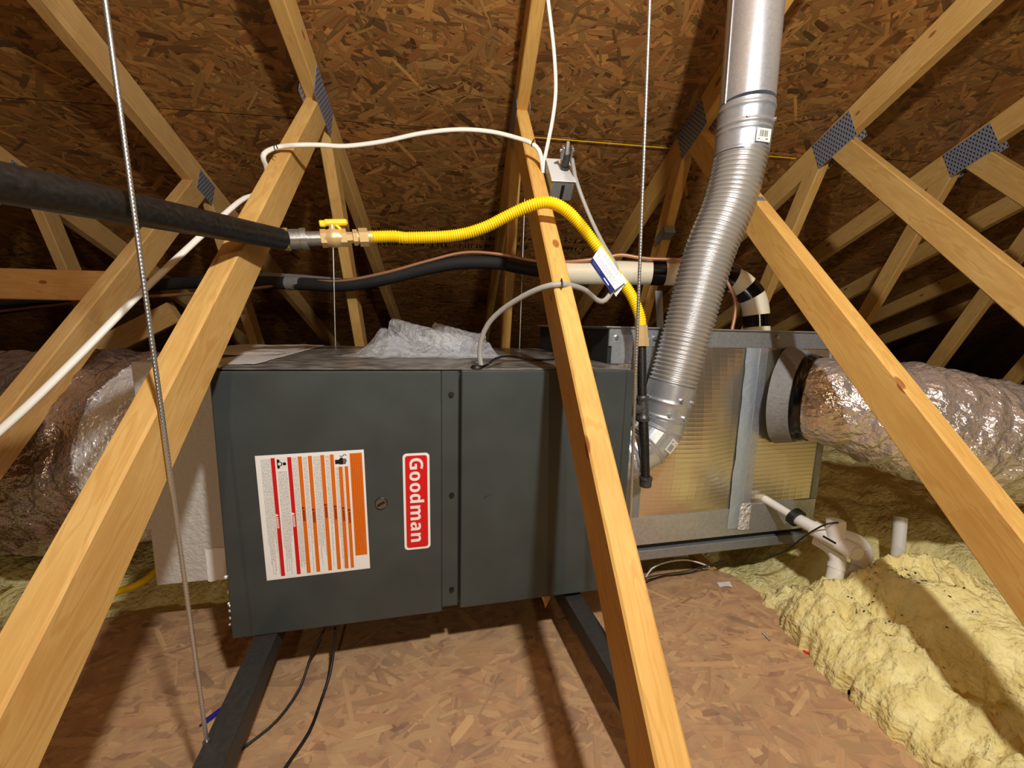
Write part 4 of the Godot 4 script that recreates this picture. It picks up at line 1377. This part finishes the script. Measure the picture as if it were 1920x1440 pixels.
func floor_things() -> void:
	# strand board platform
	var b := MB.new()
	var o := PackedVector2Array([Vector2(-1.25, 0.9), Vector2(0.87, 0.9), Vector2(0.87, -0.48), Vector2(0.87, -0.74), Vector2(0.868, -0.92), Vector2(0.836, -1.03), Vector2(0.77, -1.07), Vector2(0.1, -1.10), Vector2(-0.2, -1.085), Vector2(-0.9, -1.075), Vector2(-1.25, -1.07)])
	b.prism(Transform3D(Basis(Vector3.RIGHT, Vector3.BACK, Vector3.DOWN), Vector3(0, 0, 0)), o, 0.018, 1.0)
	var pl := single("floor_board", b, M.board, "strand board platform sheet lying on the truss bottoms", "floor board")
	# insulation
	var f := FastNoiseLite.new()
	f.frequency = 1.0
	f.fractal_octaves = 5
	f.seed = 51
	var g := FastNoiseLite.new()
	g.frequency = 1.0
	g.seed = 3
	var bat := func(x: float, z: float, h: float) -> float:
		return h + 0.028 * f.get_noise_2d(x * 5, z * 5) + 0.016 * f.get_noise_2d(x * 16, z * 16 + 7) + 0.007 * f.get_noise_2d(x * 45, z * 45)
	b = MB.new()
	# the torn batt beside the platform: t runs along it from its torn far end towards the viewer, s goes over its section
	var batt := func(s: float, tt: float) -> Vector3:
		var z := lerpf(-0.93, 0.55, tt)
		var xl := 0.845 - 0.045 * smoothstep(-0.9, -0.7, z) + 0.018 * f.get_noise_2d(z * 12, 2) + 0.01 * f.get_noise_2d(z * 40, 5)
		var w := 0.62 + 0.05 * g.get_noise_2d(z * 2, 8)
		var endc := 1.0 - pow(1.0 - clampf(tt / 0.15, 0, 1), 2.5)
		var top := 0.105 + 0.05 * exp(-pow((z + 0.78) / 0.13, 2)) - 0.02 * smoothstep(-0.5, -0.1, z)
		var prof := pow(clampf(sin(PI * clampf(s, 0.0, 1.0)), 0, 1), 0.38)
		var x := xl + w * (s + 0.05 * sin(TAU * s))
		var y := -0.01 + (top + 0.05) * prof * endc
		var bulge := exp(-(pow((x - 1.03) / 0.085, 2) + pow((z + 0.585) / 0.13, 2)))
		y += 0.055 * smoothstep(0.15, 0.75, bulge) - 0.035 * exp(-pow((x - 0.955) / 0.025, 2)) * smoothstep(-0.80, -0.70, z) * smoothstep(-0.35, -0.5, z)
		var rough := prof * (1.0 - 0.75 * smoothstep(0.2, 0.7, bulge)) * (1.0 + 0.9 * exp(-pow((x - 0.90) / 0.08, 2)))
		y += rough * (0.034 * f.get_noise_2d(x * 7, z * 7) + 0.017 * f.get_noise_2d(x * 18, z * 18 + 7) + 0.008 * absf(f.get_noise_2d(x * 50, z * 50)))
		return Vector3(x + (1.0 - prof) * 0.02 * f.get_noise_2d(z * 25, s * 9) , y, z - (1.0 - endc) * 0.03 * f.get_noise_2d(x * 20, 4))
	b.surf(batt, 150, 260, Vector3.UP)
	single("insulation_batt", b, M.wool, "torn yellow insulation batt lying on the platform's right edge", "insulation", "yellow insulation batts")
	rng.seed = 40
	b = MB.new()
	for i in 46:
		var q: Vector3 = batt.call(clampf(rng.randfn(0.27, 0.09), 0.05, 0.6), clampf(rng.randfn(0.165, 0.035), 0.02, 0.6))
		var r := rng.randf_range(0.0008, 0.0028)
		b.box(Transform3D(Basis(Vector3.UP, rng.randf() * TAU), q + Vector3(0, 0.002, 0)), Vector3(r * 2.6, 0.0012, r), 0.0)
	single("dark_debris", b, M.black, "dark specks of dirt scattered on the torn yellow insulation", "dirt").set_meta("kind", "stuff")
	b = MB.new()
	b.surf(func(s: float, tt: float) -> Vector3:
		var x := lerpf(0.80, 4.2, s * s * 0.6 + s * 0.4)
		var z := lerpf(-2.6, 0.3, tt)
		var dip := exp(-pow((x - 1.42 + (z + 0.9) * -0.25) / 0.09, 2)) * smoothstep(-1.25, -1.0, z)
		var h := 0.065 + 0.05 * smoothstep(1.35, 1.75, x) - 0.10 * dip - 0.115 * (1.0 - smoothstep(1.0, 1.16, x)) * smoothstep(-2.2, -1.7, z)
		return Vector3(x, bat.call(x, z, h), z), 150, 130, Vector3.UP)
	single("insulation_batt", b, M.wool, "pale yellow insulation layer under the right silver duct", "insulation", "yellow insulation batts")
	b = MB.new()
	b.surf(func(s: float, tt: float) -> Vector3:
		var x := lerpf(-3.6, 0.95, s)
		var z := lerpf(-2.6, -1.09 + 0.02 * f.get_noise_2d(x * 9, 1), tt)
		var h := 0.055 * (1.0 - pow(tt, 12.0)) - 0.03 * pow(tt, 12.0) - 0.06 * smoothstep(0.3, 0.7, x)
		return Vector3(x, bat.call(x, z, h), z), 150, 60, Vector3.UP)
	single("insulation_batt", b, M.wool, "yellow insulation layer behind the platform under the left duct", "insulation", "yellow insulation batts")
	b = MB.new()
	b.surf(func(s: float, tt: float) -> Vector3:
		var x := lerpf(-3.6, -1.26, s)
		var z := lerpf(-1.2, 0.6, tt)
		return Vector3(x, bat.call(x, z, 0.05), z), 60, 50, Vector3.UP)
	single("insulation_batt", b, M.wool, "yellow insulation left of the platform at the photo's left edge", "insulation", "yellow insulation batts")
	# condensate drain and trap
	var t := thing("drain_trap", "white plastic drain pipe with an open tee and trap beside the plenum", "drain pipe", at(Vector3(0.951, 0.1241, -0.8132)))
	var p := [Vector3(0.9125, 0.2542, -1.0321), Vector3(0.95, 0.2282, -0.9414), Vector3(0.9688, 0.2195, -0.8661), Vector3(0.9859, 0.2105, -0.8165)]
	b = MB.new()
	b.tube(line(p[0], p[1], 2), 0.0115, 20)
	b.tube(line(p[1], p[2], 2), 0.0165, 24)
	part("run_pipe", b, M.pvc, t)
	b = MB.new()
	b.tube(line(Vector3(0.9497, 0.2318, -0.9471), Vector3(0.952, 0.227, -0.9307), 2), 0.026, 24)
	part("pipe_seal", b, M.black, t, "black rubber seal")
	b = MB.new()
	b.tube(line(Vector3(0.9627, 0.2209, -0.8926), Vector3(0.9899, 0.2041, -0.7996), 3), 0.021, 26)
	part("tee", b, M.pvc, t)
	var tc := Vector3(0.9763, 0.2146, -0.8388)
	b = MB.new()
	b.tube([tc, tc + Vector3(0.004, 0.052, -0.01)], 0.021, 26, false)
	b.tube([tc + Vector3(0.004, 0.052, -0.01), tc + Vector3(0.0025, 0.02, -0.006)], 0.0165, 26)
	part("open_branch", b, M.pvc, t)
	b = MB.new()
	b.tube(line(Vector3(0.9895, 0.204, -0.8048), Vector3(0.9892, 0.2032, -0.7894), 2), 0.0165, 24)
	part("end_cap", b, M.pvc, t)
	b = MB.new()
	b.tube(curve([Vector3(0.983, 0.1838, -0.8995), Vector3(0.9932, 0.177, -0.8665), Vector3(0.994, 0.1615, -0.8436), Vector3(0.9874, 0.1405, -0.8362), Vector3(0.9693, 0.0905, -0.826)], 0.008), 0.0185, 22)
	part("elbow", b, M.pvc, t)
	b = MB.new()
	b.tube(curve([Vector3(1.0474, 0.1968, -0.8825), Vector3(1.0704, 0.1918, -0.8633), Vector3(1.0814, 0.1688, -0.8481), Vector3(1.0608, 0.1404, -0.8364), Vector3(1.0352, 0.0954, -0.828)], 0.008), 0.0185, 22)
	part("elbow", b, M.pvc, t)
	for q in [[Vector3(0.9899, 0.1455, -0.8377), Vector3(0.9859, 0.1349, -0.8356)], [Vector3(1.0609, 0.1432, -0.8369), Vector3(1.0544, 0.1331, -0.8342)]]:
		b = MB.new()
		b.tube(q, 0.0205, 22)
		part("hub", b, M.pvc, t)
	b = MB.new()
	b.box(Transform3D(Basis((p[3] - p[2]).normalized(), Vector3(0, 0.9, 0.4), (p[3] - p[2]).normalized().cross(Vector3(0, 0.9, 0.4))).orthonormalized(), Vector3(0.9457, 0.224, -0.8291)), Vector3(0.03, 0.005, 0.002), 0.0)
	part("printed_mark", b, M.ink, t, "black printed mark")
	b = MB.new()
	b.tube(curve([Vector3(0.8953, 0.0967, -0.9595), Vector3(0.9256, 0.1341, -0.9304), Vector3(0.9202, 0.2026, -0.8803), Vector3(0.9387, 0.2359, -0.8625), Vector3(0.9423, 0.265, -0.8358), Vector3(0.9697, 0.2679, -0.8325)]), 0.0022, 8)
	single("black_wire", b, M.black, "thin black wire looping over the white drain pipe", "wire")
	b = MB.new()
	b.tube(line(Vector3(1.3298, 0.05, -0.9465), Vector3(1.3298, 0.05, -0.9465) + Vector3(0.028, 0.135, -0.03), 3), 0.0165, 22, false)
	b.tube(line(Vector3(1.3298, 0.05, -0.9465) + Vector3(0.028, 0.135, -0.03), Vector3(1.3298, 0.05, -0.9465) + Vector3(0.02, 0.10, -0.02), 1), 0.0135, 22)
	single("pipe_stub", b, M.pvc, "short white plastic pipe stub standing in the insulation", "pipe")
	# clear plastic bag on the furnace
	rng.seed = 9
	f.seed = 61
	f.fractal_octaves = 2
	var bag := thing("plastic_bag", "crumpled clear plastic bag lying on top of the furnace", "plastic bag", at(Vector3(-0.1125, 0.6892, -1.2259)))
	var lumps := [[0.22, 0.45, 0.068, 0.12, 0.2], [0.42, 0.6, 0.055, 0.12, 0.25], [0.60, 0.40, 0.045, 0.18, 0.2], [0.76, 0.66, 0.066, 0.14, 0.25], [0.92, 0.45, 0.045, 0.06, 0.2]]
	for k in 2:
		b = MB.new()
		b.surf(func(i: float, j: float) -> Vector3:
			var y := 0.0
			for q in lumps:
				y = maxf(y, q[2] * exp(-pow((i - q[0]) / q[3], 2) - pow((j - q[1]) / q[4], 2)))
			var edge := smoothstep(0.0, 0.1, i) * smoothstep(1.0, 0.93, i) * smoothstep(0, 0.1, j) * smoothstep(1, 0.9, j)
			var cr := (absf(f.get_noise_2d(i * 2.4 + k * 9, j * 4.5)) - 0.14) * 0.10 + (absf(f.get_noise_2d(i * 7 + j * 3, j * 9 + k * 5)) - 0.1) * 0.035
			y = maxf(0.001, y * (0.7 if k else 0.85) + cr * (0.16 + y * 2.4)) * edge
			var x := 0.175 + 0.375 * i + 0.02 * f.get_noise_2d(j * 4, 3 + k) + (0.03 if k else 0.0)
			var z := lerpf(-0.24, -0.62, j) + 0.035 * f.get_noise_2d(i * 5, 9 + k)
			return XF * Vector3(x, 0.5335 + 0.002 * (1 - k) + y, z), 110, 70, Vector3.UP)
		part("film" if k == 0 else "inner_fold", b, M.bag if k == 0 else M.bag2, bag)
	for q in [[Vector3(0.285, 0.603, -0.42), Vector3(0.36, 0.585, -0.37), Vector3(0.475, 0.553, -0.31), 0.026, 1.0], [Vector3(0.40, 0.60, -0.54), Vector3(0.47, 0.583, -0.50), Vector3(0.55, 0.562, -0.44), 0.022, 5.0]]:
		b = MB.new()
		b.tube(curve([XF * q[0], XF * q[1], XF * q[2]], 0.003), q[3], 36, true, 1.0, Vector3.ZERO, false, func(s: float, a: float) -> float: return 0.010 * f.get_noise_3d(cos(a) * 0.7 + q[4], sin(a) * 0.7, s * 6.0) + 0.006 * absf(f.get_noise_3d(cos(a) * 2.0, sin(a) * 2.0 + q[4], s * 20.0)))
		part("rolled_fold", b, M.bag, bag)
	# wires trailing out below the furnace
	for q in [[[Vector3(-0.3029, 0.1069, -0.8166), Vector3(-0.3282, 0.06, -0.8138), Vector3(-0.3401, 0.02, -0.7703), Vector3(-0.3628, 0.006, -0.7177), Vector3(-0.3939, 0.004, -0.6814), Vector3(-0.4083, 0.004, -0.6665)], "thin dark wire trailing from under the furnace towards the left bar"], [[Vector3(-0.2788, 0.1117, -0.8185), Vector3(-0.2824, 0.07, -0.8186), Vector3(-0.2847, 0.03, -0.7848), Vector3(-0.2907, 0.008, -0.7394), Vector3(-0.293, 0.005, -0.6867), Vector3(-0.308, 0.004, -0.6399), Vector3(-0.3193, 0.004, -0.6041)], "thicker dark wire trailing from under the furnace to the bottom edge"]]:
		b = MB.new()
		b.tube(curve(q[0]), 0.0026 if q[0].size() == 6 else 0.0032, 8)
		single("trailing_wire", b, M.black, q[1], "wire", "wires under the furnace")
	for q in [[[Vector3(0.5136, 0.01, -1.0024), Vector3(0.6055, 0.012, -1.0329), Vector3(0.6851, 0.006, -1.042), Vector3(0.7557, 0.03, -1.0349), Vector3(0.8024, 0.06, -1.0157)], "dark low wire on the platform behind the middle web"], [[Vector3(0.5232, 0.012, -1.0231), Vector3(0.5936, 0.02, -1.028), Vector3(0.6824, 0.012, -1.0442), Vector3(0.753, 0.036, -1.0316), Vector3(0.8181, 0.06, -1.025)], "second dark wire on the platform under the plenum"]]:
		b = MB.new()
		b.tube(curve(q[0]), 0.0016, 6)
		single("trailing_wire", b, M.black, q[1], "wire", "wires on the platform")
	b = MB.new()
	b.tube(curve([Vector3(0.5521, 0.01, -1.0298), Vector3(0.5724, 0.04, -1.0326), Vector3(0.6216, 0.055, -1.0358), Vector3(0.6979, 0.05, -1.0449), Vector3(0.764, 0.03, -1.0338)]), 0.0024, 8)
	single("pale_wire", b, M.cable, "pale wire arching on the platform below the plenum", "wire")
	# small litter
	var pen := thing("ballpoint_pen", "blue ballpoint pen lying by the left support bar", "pen", at(Vector3(-0.491, 0.006, -0.7421)))
	var pa := Vector3(-0.506, 0.006, -0.7251)
	var pc := Vector3(-0.4658, 0.006, -0.7784)
	b = MB.new()
	b.tube(line(pa.lerp(pc, 0.14), pc, 4), 0.0048, 12)
	part("barrel", b, M.blue, pen)
	b = MB.new()
	b.tube(line(pa, pa.lerp(pc, 0.14), 4), func(s: float) -> float: return 0.0012 + s * 0.2, 12)
	part("tip", b, M.ink, pen)
	b = MB.new()
	b.tube(line(pc, pc.lerp(pa, -0.12), 2), 0.0035, 10)
	part("clicker", b, M.white, pen)
	b = MB.new()
	b.surf(func(i: float, j: float) -> Vector3: return Vector3(0.7651, 0.002, -0.9959).lerp(Vector3(0.8072, 0.002, -0.9955), i).lerp(Vector3(0.7603, 0.002, -0.9743).lerp(Vector3(0.7966, 0.002, -0.9671), i), j) + Vector3(0, 0.004 * sin(i * 3) * j, 0), 6, 6)
	single("paper_scrap", b, M.white, "small white paper scrap near the platform's far edge", "paper")
	b = MB.new()
	b.tube(line(Vector3(0.7529, 0.003, -0.7946), Vector3(0.7518, 0.003, -0.7725), 2), 0.0022, 8)
	b.tube(line(Vector3(0.7529, 0.003, -0.7964), Vector3(0.7529, 0.003, -0.7929), 1), 0.004, 8)
	single("loose_screw", b, M.steel, "loose screw lying on the platform near the yellow insulation", "screw")
	b = MB.new()
	var rc := Vector3(0.8165, 0.002, -0.7312)
	b.prism(Transform3D(Basis(Vector3.RIGHT, Vector3.BACK, Vector3.DOWN), rc), rounded(0.02, 0.013, 0.006), 0.002)
	single("red_chip", b, M.red, "small red plastic chip at the platform's right edge", "plastic chip")
	b = MB.new()
	var wc := Vector3(0.1962, 0.1262, -0.8374)
	b.prism(Transform3D(XF.basis, wc), PackedVector2Array([Vector2(-0.013, 0.012), Vector2(0.013, 0.02), Vector2(0.011, -0.004), Vector2(0.001, -0.027), Vector2(-0.004, -0.01)]), 0.003)
	single("wood_splinter", b, M.wood_gold, "pointed wood splinter sticking out under the furnace's right door", "splinter")
